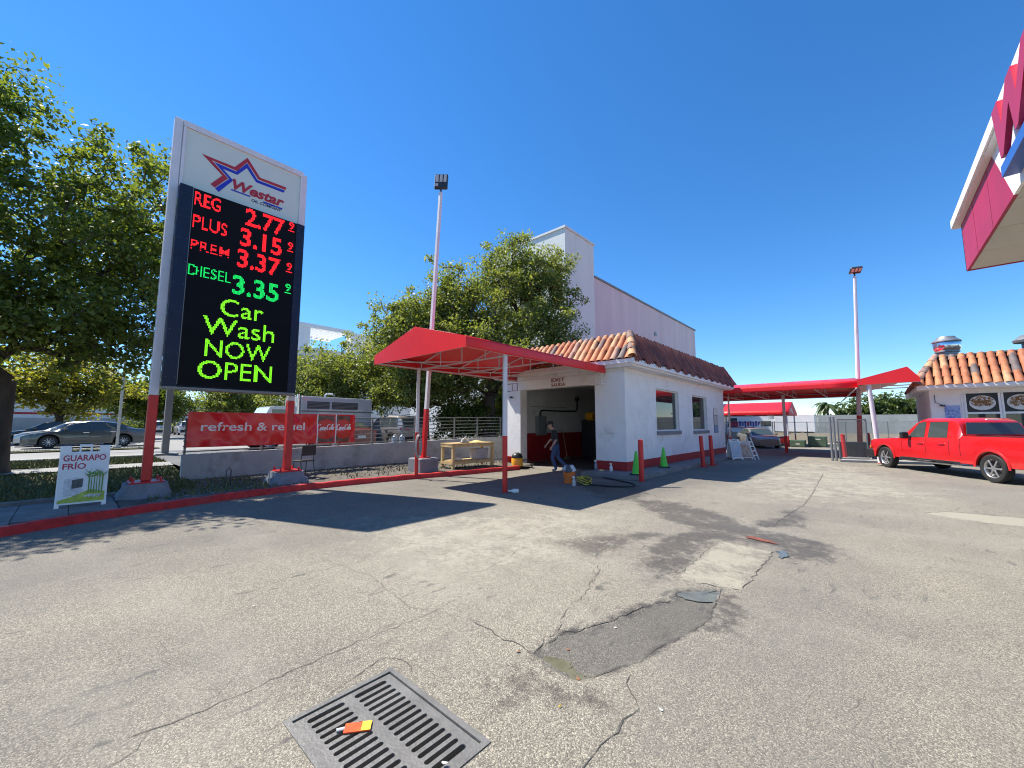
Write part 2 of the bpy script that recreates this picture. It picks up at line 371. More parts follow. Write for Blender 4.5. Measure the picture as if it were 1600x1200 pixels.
lot_m = asphalt_material()
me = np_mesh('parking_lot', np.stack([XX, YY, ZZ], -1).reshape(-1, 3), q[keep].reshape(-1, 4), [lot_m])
at = me.attributes.new('wear_and_shade', 'FLOAT_COLOR', 'POINT')
s1 = np.max([sstep(.34, -.24, sdist(XX, YY, P_)) for P_ in (STAIN, STAIN3, STAIN4, [(-6.2,9.6),(-4.6,8.0),(-3.9,8.6),(-4.4,10.2),(-5.6,11)], [(-3.6,4.6),(-3.1,5.6),(-2.5,6.2),(-2.7,4.6)])], 0)
s1 = np.maximum(s1, .66*sstep(.22, -.14, sdist(XX, YY, STAIN2))); s1 *= .74; s1 *= 1 - sstep(.02, -.03, sdist(XX, YY, SQUARE))*.85
rim = sdist(XX, YY, PATCH); s1 = np.maximum(s1, .55*np.exp(-(rim/.06)**2))
s2 = sstep(.05, -.05, sdist(XX, YY, PATCH)); s3 = np.maximum(.50*sstep(.9, -.9, sdist(XX, YY, [(-7.5,3.2),(-4,2.6),(-2.8,3.4),(-2.8,5.2),(-3.9,7.2),(-5.2,6.0)])), np.maximum(sstep(.05, -.08, sdist(XX, YY, BRIGHT)), .55*sstep(.05, -.05, sdist(XX, YY, SQUARE))))
s3 = np.maximum(s3, .52*sstep(1.2, -1.0, sdist(XX, YY, [(-3.2,13),(-1.8,10.2),(1.2,13),(-.3,21),(-3,23)])))
LANE_AND_SHADE = sstep(-4.6, -8.2, XX+.5*(vnoise(XX*.6, YY*.6, 12)-.5)+.12*(YY-4)) * sstep(13, 9, YY)
LANE_AND_SHADE = np.maximum(LANE_AND_SHADE, .45*sstep(2.4, 1.2, YY))
LANE_AND_SHADE = np.maximum(LANE_AND_SHADE, .9*sstep(.6, -.6, sdist(XX, YY, [(-11,5.5),(-4.2,6.6),(-3.4,12),(-3.3,19),(-11,19)])))  # painted shade: ground darkened where awning and car wash cast their shadow
at.data.foreach_set('color', np.stack([s1, s2, s3, LANE_AND_SHADE], -1).astype(np.float32).ravel())
me.polygons.foreach_set('use_smooth', [True]*len(me.polygons))
lot = struct(link('parking_lot', me))
ground_m = mat('far_ground', (.13,.125,.09), 1, var=.25, scale=.05)
m_ = MB(); m_.grid([[(x, y, -.09) for y in (-600, -60, 200, 900)] for x in (-900, -60, 100, 900)])
struct(m_.build('ground', ground_m))

def ribbon(pts, w, parent, mt, name='crack', z=.0035, jag=.02, seed=0):
    """thin tar-dark crack following the pavement"""
    r = random.Random(seed); P2 = []
    for k in range(len(pts)-1):
        a, b = pts[k], pts[k+1]; n = max(2, int(math.hypot(b[0]-a[0], b[1]-a[1])/.06))
        P2 += [(a[0]+(b[0]-a[0])*i/n + r.uniform(-jag,jag), a[1]+(b[1]-a[1])*i/n + r.uniform(-jag,jag)) for i in range(n)]
    P2.append(pts[-1]); A = np.array(P2); Z = lot_z(A[:,0], A[:,1]) + z
    G_ = []
    for i in range(len(P2)):
        d = A[min(i+1, len(A)-1)] - A[max(i-1, 0)]; d = d/(np.hypot(*d)+1e-9); n = np.array([-d[1], d[0]])
        ww = w*.5*r.uniform(.25, 1.1)*(1 if 0 < i < len(P2)-1 else .2)
        G_.append([(*(A[i]-n*ww/2), Z[i]), (*(A[i]+n*ww/2), Z[i])])
    m = MB(); m.grid(G_); return m.build(name, mt, parent)
crack_m = mat('crack_dark', (.075,.070,.062), .95, var=.4, scale=30)
cracks = [([(-3.04,.30),(-3.0,.59),(-3.01,.99),(-3.03,1.54),(-3.0,2.1),(-3.06,2.7)], .012),
 ([(-3.04,.42),(-2.9,.36),(-2.84,.2),(-2.75,.05)], .010),
 ([(-1.16,1.6),(-1.15,2.03),(-1.12,2.36)], .022), ([(-1.12,2.36),(-1.26,2.50),(-1.30,2.62)], .018),
 ([(-2.62,2.42),(-2.21,2.38),(-1.96,2.40)], .022), ([(-1.96,2.40),(-2.0,2.6),(-2.0,2.8),(-2.15,3.1),(-2.2,3.5),(-2.4,4.1)], .012),
 ([(-2.58,1.16),(-2.64,1.41),(-2.70,1.58),(-2.63,1.69),(-2.48,1.70),(-2.40,1.66)], .012),
 ([(-1.33,17.3),(-1.25,14.5),(-1.18,12.3),(-1.16,10.23),(-1.27,8.96),(-1.32,7.8)], .035),
 ([(-1.73,6.36),(-1.70,4.47)], .02), ([(-1.06,6.3),(-1.07,4.66)], .022), ([(-1.07,4.64),(-1.4,4.55),(-1.70,4.47)], .02),
 ([(-2.55,2.45),(-3.3,2.2),(-4.2,2.35),(-5.2,2.2)], .010), ([(-4.6,1.0),(-4.8,1.7),(-4.75,2.4),(-5.0,3.1)], .010),
 ([(-2.0,4.0),(-2.35,4.05),(-2.5,4.3),(-2.9,4.35)], .014), ([(-2.35,4.05),(-2.3,3.8),(-2.1,3.7)], .012),
 ([(-3.4,3.2),(-3.5,3.9),(-3.9,4.6),(-3.8,5.4)], .010), ([(.59,10.8),(.95,11.35),(1.9,11.5),(3.2,11.6)], .05),
 ([(-6.2,3.2),(-6.0,4.4),(-6.3,5.3)], .012)]
for k, (p_, w_) in enumerate(cracks): ribbon(p_, w_, lot, crack_m, seed=k)
# crumbled dark edge of the sunken patch
ribbon([PATCH[i] for i in (0,1,2,3,4,5,6)], .014, lot, crack_m, seed=51, z=.006, jag=.012)
ribbon([PATCH[i] for i in (8,9,10,11,12,13,14,15)], .016, lot, crack_m, seed=52, z=.006, jag=.012)
def flat_poly(name, poly, z, mt, parent=None):
    r = random.Random(len(poly)*7+int(abs(z)*1e4)); sm_ = []; n0 = len(poly)
    for i in range(n0):
        p0, p1, p2, p3 = [np.array(poly[(i+d) % n0]) for d in (-1,0,1,2)]
        for t in (0,.17,.33,.5,.67,.83):
            q0 = .5*(2*p1+(p2-p0)*t+(2*p0-5*p1+4*p2-p3)*t*t+(3*p1-p0-3*p2+p3)*t**3); sm_.append((q0[0]+r.uniform(-.018,.018), q0[1]+r.uniform(-.018,.018)))
    poly = sm_
    m = MB(); n = len(poly); cxy = (sum(p[0] for p in poly)/n, sum(p[1] for p in poly)/n)
    m.add([(x, y, z) for x, y in poly] + [(*cxy, z)], [(i, (i+1) % n, n) for i in range(n)]); return m.build(name, mt, parent)
for poly, z in (([(-1.86,2.42),(-1.76,2.50),(-1.66,2.46),(-1.55,2.43),(-1.50,2.37),(-1.6,2.33),(-1.74,2.33)], -.0175),
                ([(-1.56,4.20),(-1.45,4.36),(-1.28,4.56),(-1.22,4.50),(-1.20,4.26),(-1.38,4.10),(-1.5,4.12)], -.0165),
                ([(-1.04,6.40),(-.95,6.44),(-.90,6.20),(-.97,6.08),(-1.01,6.25)], -.0035)):
    struct(flat_poly('puddle', poly, z, water))
flat_poly('red_paint_mark', [(-1.50,6.80),(-1.40,6.90),(-1.2,6.82),(-1.08,6.70),(-1.25,6.72)], .009, mat('worn_red_mark', (.20,.065,.045), .9, var=.45, scale=14), lot)

# storm drain grate
iron = mat('cast_iron', (.17,.165,.155), .55, metal=.25, var=.22, scale=5, bump=.4, bscale=60, dirt=.55)
dr = thing('drain_grate', 'grey cast iron storm drain grate with two rows of long slots', 'drain grate', (0,0,0))
m_ = MB(); t_ = .03; e_ = .035
m_.box((GX0, GY0, -.06), (GX1, GY0+e_, .006)); m_.box((GX0, GY1-e_, -.06), (GX1, GY1, .006))
m_.box((GX0, GY0+e_, -.06), (GX0+e_, GY1-e_, .006)); m_.box((GX1-e_, GY0+e_, -.06), (GX1, GY1-e_, .006))
m_.build('frame', iron, dr)
m_ = MB(); ns = 15; gx0, gx1, gy0, gy1 = GX0+e_+.006, GX1-e_-.006, GY0+e_+.006, GY1-e_-.006
bz0, bz1 = -.045, -.004; mid = (gy0+gy1)/2; rim_y, rib = .055, .032
m_.box((gx0, gy0, bz0), (gx1, gy0+rim_y, bz1)); m_.box((gx0, gy1-rim_y, bz0), (gx1, gy1, bz1)); m_.box((gx0, mid-rib, bz0), (gx1, mid+rib, bz1))
sx0, sx1 = gx0+.03, gx1-.03; pitch = (sx1-sx0)/ns; bw = pitch*.48
for ya, yb in ((gy0+rim_y, mid-rib), (mid+rib, gy1-rim_y)):
    m_.box((gx0, ya, bz0), (sx0+bw*.2, yb, bz1)); m_.box((sx1-bw*.2, ya, bz0), (gx1, yb, bz1))
    for k in range(1, ns):
        c_ = sx0+k*pitch; m_.box((c_-bw/2, ya, bz0), (c_+bw/2, yb, bz1))
    for k in range(ns):                                   # rounded slot ends
        a_ = sx0+k*pitch+bw/2 if k else sx0+bw*.2; b_ = sx0+(k+1)*pitch-bw/2 if k < ns-1 else sx1-bw*.2; r_ = (b_-a_)/2; c_ = (a_+b_)/2
        for yy, s_ in ((ya, 1), (yb, -1)):
            arc = [(c_-r_*math.cos(math.pi*i/6), yy + s_*r_*(1-math.sin(math.pi*i/6))) for i in range(7)]
            for part in (arc[:4]+[(c_-r_, yy), ], ):
                pass
            for half in (arc[:4], arc[3:]):
                corner = (half[0][0], yy) if half is not arc[3:] and half[0] == arc[0] else (half[-1][0], yy)
                n_ = len(half)
                m_.add([(*p, bz1) for p in half]+[(*corner, bz1)], [(i, i+1, n_) for i in range(n_-1)])
                m_.add([(*p, bz1) for p in half]+[(*p, bz0) for p in half], [(i, i+1, n_+i+1, n_+i) for i in range(n_-1)])
m_.build('slotted_plate', iron, dr)
pit = mat('pit_dark', (.03,.028,.026), .95, var=.3)
m_ = MB(); m_.add([(GX0,GY0,-.06),(GX1,GY0,-.06),(GX1,GY1,-.06),(GX0,GY1,-.06),(GX0,GY0,-.9),(GX1,GY0,-.9),(GX1,GY1,-.9),(GX0,GY1,-.9)], [(0,1,5,4),(1,2,6,5),(2,3,7,6),(3,0,4,7),(4,5,6,7)])
m_.build('pit', pit, dr)

# ------------------------------------------------------------------ kerb, planting bed, verge, street
KERB = [(-7.4,-7.5),(-8.5,-4.0),(-9.25,-1.8),(-9.65,-.56),(-9.95,.07),(-10.12,.51),(-10.29,1.11),(-10.5,1.81),(-10.74,2.8),(-10.83,3.9),(-10.80,5.2),(-10.56,6.8),(-10.24,8.6),(-9.95,10.2),(-9.80,11.3)]
def kerb_x(y):
    ys_ = [p[1] for p in KERB]; return float(np.interp(y, ys_, [p[0] for p in KERB]))
def ground_z(x, y):
    t = min(1, max(0, (-12.2-x)/5.5)); return .135 + .315*t*t*(3-2*t)
m_ = MB(); prof = [(0,-.03),(.012,.125),(.03,.142),(.15,.142),(.165,.12),(.165,-.03)]
rr_ = []
yk = np.linspace(-7.5, 11.3, 60)
for i, y in enumerate(yk):
    dx = (kerb_x(min(y+.2, 11.3)) - kerb_x(max(y-.2, -7.5)))/.4; n = Vector((-1, dx, 0)).normalized()
    j = .006*math.sin(i*3.1) + .004*math.sin(i*7.7)
    rr_.append([(kerb_x(y)+n.x*a, y+n.y*a, z + (j if z > 0 else 0)) for a, z in prof])
m_.rings(rr_, True); struct(m_.build('red_kerb', red_kerb_m, None, 40))

def sheet(name, x0f, x1f, y0, y1, nx_, ny_, zf, mt, rough=.0, seed=1):
    r = random.Random(seed); m = MB(); G_ = []
    for j in range(ny_+1):
        y = y0+(y1-y0)*j/ny_; a = x0f(y) if callable(x0f) else x0f; b = x1f(y) if callable(x1f) else x1f
        G_.append([(a+(b-a)*i/nx_, y, zf(a+(b-a)*i/nx_, y) + (r.uniform(-rough, rough) if 0 < i < nx_ else 0)) for i in range(nx_+1)])
    m.grid(G_); return m.build(name, mt, None, 60)
struct(sheet('planting_bed', -13.75, lambda y: kerb_x(y)-.14, .75, 12.3, 30, 90, lambda x, y: min(ground_z(x, y), .19)-.01, soil, .022, 3))
pad_m = mat('paving_slab', (.20,.175,.165), .85, var=.25, scale=2.5, bump=.3, bscale=40, dirt=.35)
pad_bed = struct(sheet('paved_pad', -12.15, lambda y: kerb_x(y)-.14, -9, .75, 6, 20, lambda x, y: .118, mat('joint_sand', (.09,.085,.075), 1, var=.3)))
for j in range(12):
    for i in range(4):
        y0, y1 = .72-.62*(j+1)+.008, .72-.62*j; x0 = -12.12+.62*i; x1 = x0+.612
        xr = min(x1, min(kerb_x(y0), kerb_x(y1))-.17)
        if xr - x0 > .12: B('slab', (x0, y0, .05), (xr, y1, .134+rnd.uniform(-.003,.003)), pad_m, pad_bed, .006)
struct(B('stone_edging', (-12.30,-12,.0), (-12.15,1.3,.20), mat('edging', (.16,.155,.15), .95, var=.3, scale=3, bump=.5), None, .015))
grass_m = mat('turf', (.050,.072,.020), 1, var=.4, scale=1.4, bump=1, bscale=60, c2=(.11,.095,.045))
struct(sheet('grass_verge', -20.5, -12.3, -30, 2.25, 24, 60, lambda x, y: ground_z(x, y), grass_m, .012, 4))
struct(sheet('sidewalk', -17.0, -16.15, -30, 2.25, 2, 30, lambda x, y: ground_z(x, y)+.03, path_m))
struct(B('street_kerb', (-20.75,-40,.2), (-20.5,2.3,.53), concrete_lt, None, .02))
struct(sheet('street', -75, -20.75, -60, 2.25, 10, 12, lambda x, y: .445, street_m))
struct(sheet('rear_parking', -75, -14.05, 2.25, 60, 10, 12, lambda x, y: .449, rear_asphalt))
struct(sheet('pale_forecourt', -72, -24.5, 1.0, 6.9, 4, 4, lambda x, y: .4535, street_m))
struct(sheet('grass_island', -28.3, -26.9, -8, 3.2, 3, 12, lambda x, y: .50, grass_m, .01))
# grass blades
def blades(name, label, areas, n, h, mt, seed, zf):
    rs = np.random.RandomState(seed); V = []; k = 0
    for (x0, x1, y0, y1), w in areas:
        c = int(n*w); x = rs.uniform(x0, x1, c); y = rs.uniform(y0, y1, c); z = np.array([zf(a, b) for a, b in zip(x, y)])
        a = rs.uniform(0, 6.28, c); hh = h*rs.uniform(.5, 1.4, c); wd = .012+.012*rs.rand(c); lx = rs.normal(0, .4, c)*hh; ly = rs.normal(0, .4, c)*hh
        p0 = np.stack([x-np.cos(a)*wd, y-np.sin(a)*wd, z-.01], -1); p1 = np.stack([x+np.cos(a)*wd, y+np.sin(a)*wd, z-.01], -1); p2 = np.stack([x+lx, y+ly, z+hh], -1)
        V.append(np.stack([p0, p1, p2], 1).reshape(-1, 3))
    V = np.concatenate(V); me = np_mesh(name, V, np.arange(len(V)).reshape(-1, 3), [mt])
    return tag(link(name, me), label, 'grass', kind='stuff')
blade_m = mat('grass_blade', (.075,.11,.025), .8, var=.4, scale=2, c2=(.16,.14,.055))
blades('grass', 'short green grass on the verge beside the sidewalk', [((-16.1,-12.4,-7,2.2),.45), ((-20.4,-17.05,-8,2.2),.35), ((-28.2,-27,-7,3),.1), ((-13.6,-10.95,1.2,3.6),.03), ((-13.5,-11,5.5,12),.02)], 26000, .085, blade_m, 5, lambda x, y: ground_z(x, y))
# stones and litter in the bed
rs = np.random.RandomState(9); m_ = MB()
for k in range(1500):
    y = rs.uniform(1.0, 12.0); x = rs.uniform(-13.6, kerb_x(y)-.2); s_ = rs.uniform(.008, .03); z = min(ground_z(x, y), .19)
    m_.add([(x-s_,y,z),(x,y-s_*rs.uniform(.6,1.2),z),(x+s_*rs.uniform(.6,1.2),y,z),(x,y+s_,z),(x,y,z+s_*.8)], [(0,1,4),(1,2,4),(2,3,4),(3,0,4)])
tag(m_.build('gravel', mat('gravel', (.26,.24,.21), .95, var=.4, scale=9)), 'loose pale gravel and chips over the planting bed', 'gravel', kind='stuff')

# ------------------------------------------------------------------ retaining wall, railing, banner
WX = -13.85
def wall_top(y): return .85 + (y-2.1)*.0175
wl = thing('retaining_wall', 'low weathered grey concrete retaining wall under the steel railing', 'wall', (WX, 2.1, .1))
m_ = MB(); rr_ = []
for y in np.linspace(2.1, 14.7, 22):
    z = wall_top(y)-.1; rr_.append([(-.2,y-2.1,-.15),(0,y-2.1,-.15),(0,y-2.1,z-.015),(-.015,y-2.1,z),(-.185,y-2.1,z),(-.2,y-2.1,z-.015)])
m_.rings(rr_); m_.build('wall_body', mat('weathered_wall', (.36,.355,.35), .9, var=.16, scale=1.5, bump=.5, bscale=22, dirt=.6), wl, 30)
fe = thing('steel_railing', 'brushed steel railing with seven horizontal rails on the grey wall', 'railing', (WX-.1, 2.1, .85))
posts = [2.15, 4.0, 5.3, 6.35, 7.62, 9.5, 11.6, 13.0, 14.6]
for y in posts: B('post', (-.025, y-2.1-.025, wall_top(y)-.85), (.025, y-2.1+.025, wall_top(y)+.98-.85), rail_steel, fe)
for k in range(7):
    z0 = .07+k*.148; m_ = MB(); m_.tube([(.045, y-2.1, wall_top(y)+z0-.85) for y in (2.1, 8, 14.65)], .017 if k < 6 else .024, 8); m_.build('rail', rail_steel, fe, 50)
# end return of chain link and rear fence by the building
def chain_link(w, h, sp=.09, r=.004):
    m = MB(); n = int((w+h)/sp)
    for k in range(n+1):
        c = k*sp
        for s_ in (0, 1):
            a = (max(0, c-h), min(c, h)); b = (min(c, w), max(0, c-w))
            if b[0]-a[0] < .02: continue
            x = lambda t: (w-t if s_ else t)
            m.tube([(x(a[0]), .003 if s_ else -.003, a[1]), (x(b[0]), .003 if s_ else -.003, b[1])], r, 3, caps=False)
    return m
cl = thing('wire_mesh_fence', 'short galvanised chain link panel between railing and white car wash wall', 'fence', (-13.9, 14.72, .45))
chain_link(2.2, 1.5).build('chain_mesh', galv, cl)['kind'] = 'stuff'
for x in (0, 2.2): MB().tube([(x,0,-.3),(x,0,1.62)], .03, 8).build('post', galv, cl, 50)
MB().tube([(0,0,1.5),(2.2,0,1.5)], .02, 8).build('top_rail', galv, cl, 50)
# banner
ban_red = mat('banner_vinyl', (.74,.018,.022), .24, var=.06, scale=2)
bn = thing('red_banner', 'long wrinkled red vinyl drink banner tied along the railing', 'banner', (WX+.015, 2.14, 1.04))
rs = np.random.RandomState(4)
def ban_off(y, z):
    o = .0
    for k, (a, b, c, d) in enumerate(BW): o += d*math.sin(a*y + b*z + c)
    return .06 + o*(.35+.65*abs(math.sin(1.7*y+3.1*z+.6)))
BW = [(rs.uniform(2, 11), rs.uniform(-10, 10), rs.uniform(0, 6), rs.uniform(.004, .012)) for _ in range(10)] + [(rs.uniform(9, 20), rs.uniform(-22, 22), rs.uniform(0, 6), rs.uniform(.0015, .0035)) for _ in range(8)]
def ban_grid(y0, y1, z0, z1, ny_, nz_, off=0):
    return [[(ban_off(y0+(y1-y0)*j/ny_, z0+(z1-z0)*i/nz_)+off, y0+(y1-y0)*j/ny_, z0+(z1-z0)*i/nz_) for i in range(nz_+1)] for j in range(ny_+1)]
m_ = MB(); m_.grid(ban_grid(0, 4.72, 0, .97, 260, 54)); bo = m_.build('banner_sheet', ban_red, bn, 80)
sm = bo.modifiers.new('thickness', 'SOLIDIFY'); sm.thickness = .003
def ban_text(s, y, z, w, h, mt, **k):
    me = text_mesh(s, w, h, .003, **k); me.materials.clear(); me.materials.append(mt)
    for v in me.vertices:                        # wrap on the wrinkled sheet
        yy, zz, e = y+v.co.x, z+v.co.y, v.co.z; v.co = (ban_off(yy, zz)+.005+e, yy, zz)
    return link('lettering', me, bn)
ban_white = mat('banner_white', (.80,.78,.78), .4, var=.03)
ban_text('refresh & refuel', .30, .44, 2.72, .25, ban_white, bold=.012)
can_dark = mat('banner_can_brown', (.07,.03,.022), .35, var=.5, scale=9, c2=(.22,.12,.09))
can_red = mat('banner_can_red', (.62,.03,.02), .35, var=.12, scale=3)
for y0, y1 in ((3.42, 3.98), (4.06, 4.52)):
    m_ = MB(); m_.grid(ban_grid(y0, y1, .03, .93, 18, 24, .004)); m_.build('printed_can', can_dark, bn, 80)
    m_ = MB(); c0 = (y0+y1)/2; P_ = []
    for j in range(19):
        y = y0+(y1-y0)*j/18; t = (y-c0)/((y1-y0)/2); hi = .60+.20*math.sqrt(max(0, 1-t*t)); lo = .30-.16*math.sqrt(max(0, 1-t*t))
        P_.append([(ban_off(y, lo+(hi-lo)*i/12)+.008, y, lo+(hi-lo)*i/12) for i in range(13)])
    m_.grid(P_); m_.build('can_label', can_red, bn, 80)
for y in (3.40, 4.02, 4.58):
    m_ = MB(); m_.grid(ban_grid(y, y+.035, .0, .97, 2, 20, .009)); m_.build('white_stripe' if y != 4.58 else 'red_stripe', ban_white if y != 4.58 else ban_red, bn, 80)
# flowing script drawn as strokes (x along the banner, y up), cap height 1
SCRIPT = [
 [(.62,.80),(.52,.98),(.28,.95),(.08,.62),(.04,.25),(.22,.02),(.48,.06),(.66,.26)],
 [(.95,.48),(.80,.52),(.70,.28),(.78,.05),(.94,.10),(1.02,.34),(.95,.48)],
 [(1.36,.44),(1.22,.52),(1.10,.28),(1.18,.04),(1.36,.10),(1.44,.22)],
 [(1.72,.46),(1.58,.52),(1.48,.28),(1.54,.04),(1.68,.12),(1.76,.46),(1.74,.12),(1.86,.08)],
 [(1.90,.28),(2.08,.30)],
 [(2.72,.82),(2.60,1.0),(2.36,.95),(2.16,.62),(2.12,.25),(2.30,.02),(2.54,.06),(2.72,.26)],
 [(3.00,.48),(2.86,.52),(2.76,.28),(2.84,.05),(3.0,.10),(3.08,.34),(3.0,.48)],
 [(3.18,.20),(3.40,.75),(3.38,1.0),(3.26,.92),(3.22,.40),(3.28,.05),(3.40,.10)],
 [(3.72,.46),(3.58,.52),(3.48,.28),(3.54,.04),(3.68,.12),(3.76,.46),(3.74,.12),(3.90,.06)],
 [(.48,.04),(.9,-.16),(1.5,-.10),(2.1,-.20)]]
def script(y, z, w, h, parent):
    m = MB(); k = w/3.9
    for st in SCRIPT:
        P = []
        for i in range(len(st)-1):
            p0, p1, p2, p3 = [st[max(0, min(len(st)-1, i+d))] for d in (-1,0,1,2)]
            for t in (0,.25,.5,.75):
                P.append(tuple(.5*(2*p1[c]+(p2[c]-p0[c])*t+(2*p0[c]-5*p1[c]+4*p2[c]-p3[c])*t*t+(3*p1[c]-p0[c]-3*p2[c]+p3[c])*t**3) for c in (0,1)))
        P.append(st[-1]); G_ = []
        for i, (a, b) in enumerate(P):
            d = np.array(P[min(i+1, len(P)-1)])-np.array(P[max(i-1, 0)]); d = d*[k, h]; d = d/(np.hypot(*d)+1e-9)
            wd = .010+.012*abs(d[1]); yy = y+(a+.16*b)*k; zz = z+b*h; f_ = math.sin(math.pi*min(1, max(.12, (i+1)/(len(P)+1))))**.4
            G_.append([(ban_off(yy, zz)+.0125, yy+wd*f_*s_, zz+wd*.35*f_*s_) for s_ in (-1, 1)])
        m.grid(G_)
    return m.build('script_lettering', ban_white, parent)
script(3.40, .44, .58, .20, bn); script(4.05, .44, .52, .20, bn)

# ------------------------------------------------------------------ the price sign
SX = -11.62
sg = thing('price_sign', 'tall gas price pylon with star logo cabinet above a black LED board', 'pylon sign', (SX, 2.6, .13))
def L3(x, y, z): return (x-SX, y-2.6, z-.13)
for y0, y1 in ((1.11, 1.27), (3.90, 4.06)):
    p_ = B('post', L3(SX-.18, y0, 2.30), L3(SX, y1, 8.86 if y0 < 2 else 8.80), pole_white, sg, .012)
    B('painted_sleeve', L3(SX-.182, y0-.002, .455), L3(SX+.002, y1+.002, 2.30), red_paint, sg, .012)
    pl = B('base_plate', L3(SX-.40, y0-.20, .425), L3(SX+.22, y1+.20, .455), red_paint, sg, .006)
    for bx in (-.33, .14):
        for by in (y0-.14, y1+.14): MB().tube([L3(SX+bx, by, .45), L3(SX+bx, by, .54)], .025, 6).build('anchor_bolt', red_paint, pl)
    m_ = MB(); rr_ = []
    for z, g in ((.02,.10),(.14,.09),(.26,.05),(.30,.02),(.425,.0)):
        ring = []
        for k in range(28):
            a = 2*math.pi*k/28; c_, s_ = math.cos(a), math.sin(a); q_ = 1/max(abs(c_), abs(s_)); j = rnd.uniform(-.035,.035)*(1 if z < .3 else .12)
            ring.append(L3(SX-.10+(.38+g+j)*c_*q_*.92, (y0+y1)/2+(.34+g+j)*s_*q_, z))
        rr_.append(ring)
    m_.rings(rr_); m_.build('concrete_footing', block_grey, sg, 30)
# logo cabinet
m_ = MB(); m_.box(L3(SX-.17, 1.27, 7.20), L3(SX-.03, 3.90, 8.78)); m_.build('logo_cabinet', pole_white, sg)
m_ = MB()
m_.box(L3(SX-.17, 1.272, 8.70), L3(SX+.035, 3.94, 8.84)); m_.box(L3(SX-.05, 1.275, 7.2), L3(SX+.03, 1.33, 8.695)); m_.box(L3(SX-.05, 3.88, 7.2), L3(SX+.03, 3.935, 8.695))
m_.build('cabinet_trim', pole_white, sg)
B('logo_face', L3(SX-.03, 1.33, 7.10), L3(SX-.005, 3.88, 8.70), cab_face, sg)
def yz(poly, x, d, mt, name, parent): return MB().prism([(a-2.6, b-.13) for a, b in poly], d, M=frame((x-SX, 0, 0), (0,1,0), (0,0,1))).build(name, mt, parent)
star_red = [(1.65,8.20),(2.32,8.20),(2.58,8.59),(2.89,8.19),(3.53,8.21),(3.51,8.13),(2.85,8.12),(2.58,8.46),(2.38,8.12),(1.84,8.14),(2.20,7.83),(1.95,7.47),(1.86,7.52),(2.08,7.85)]
star_blue = [(1.90,8.115),(2.365,8.095),(2.58,8.435),(2.835,8.095),(3.50,8.105),(3.47,8.03),(2.81,8.02),(2.58,8.30),(2.39,8.02),(2.08,8.03),(2.31,7.83),(2.03,7.39),(1.955,7.455),(2.225,7.83)]
# tessellated thin prisms
def flat_sign(poly, x, mt, name, parent):
    m = MB(); m.prism([(a-2.6, b-.13) for a, b in poly], .006, M=frame((x-SX, 0, 0), (0,1,0), (0,0,1))); o = m.build(name, mt, parent)
    bm = bmesh.new(); bm.from_mesh(o.data); bmesh.ops.triangulate(bm, faces=[f for f in bm.faces if len(f.verts) > 4]); bm.to_mesh(o.data); bm.free(); return o
flat_sign(list(reversed(star_red)), SX-.004, sign_red, 'star_outline', sg); flat_sign(list(reversed(star_blue)), SX-.0035, sign_blue, 'star_inline', sg)
SF = lambda y, z, x=SX-.003: frame(L3(x, y, z), (0,1,0), (0,0,1))
text('Westar', SF(2.30, 7.60), 1.20, .28, sign_red, sg, bold=.035, shear=.25, extrude=.008)
m_ = MB(); m_.box(L3(SX-.004, 2.28, 7.555), L3(SX+.003, 2.70, 7.59)); m_.box(L3(SX-.004, 3.0, 7.535), L3(SX+.003, 3.46, 7.575)); m_.build('underline', sign_blue, sg)
text('OIL COMPANY', SF(2.73, 7.455), .72, .075, mat('sign_navy', (.02,.02,.10), .4, var=0), sg, bold=.02, shear=.2, extrude=.005)
# LED board
PXF = -11.35
B('board_case', L3(SX+.004, 1.27, 2.50), L3(PXF-.03, 3.97, 7.17), navy, sg, .015)
m_ = MB(); m_.box(L3(PXF-.03, 1.275, 2.50), L3(PXF, 1.51, 7.165)); m_.box(L3(PXF-.03, 3.76, 2.50), L3(PXF, 3.965, 7.165)); m_.build('board_border', navy, sg)
B('screen', L3(PXF-.03, 1.515, 2.53), L3(PXF-.008, 3.755, 7.15), black_screen, sg)
B('edge_strip', L3(PXF-.02, 1.51, 2.55), L3(PXF+.004, 1.522, 7.15), rail_steel, sg)
B('bottom_rail', L3(SX+.02, 1.28, 2.43), L3(PXF+.01, 3.96, 2.498), rail_steel, sg, .008)
for k in range(9):
    m_ = MB(); z = 2.7+k*.53
    for y in (1.31, 1.47, 3.80, 3.93): m_.box(L3(PXF-.001, y, z), L3(PXF+.003, y+.012, z+.012))
    m_.build('rivet_row', rail_steel, sg)
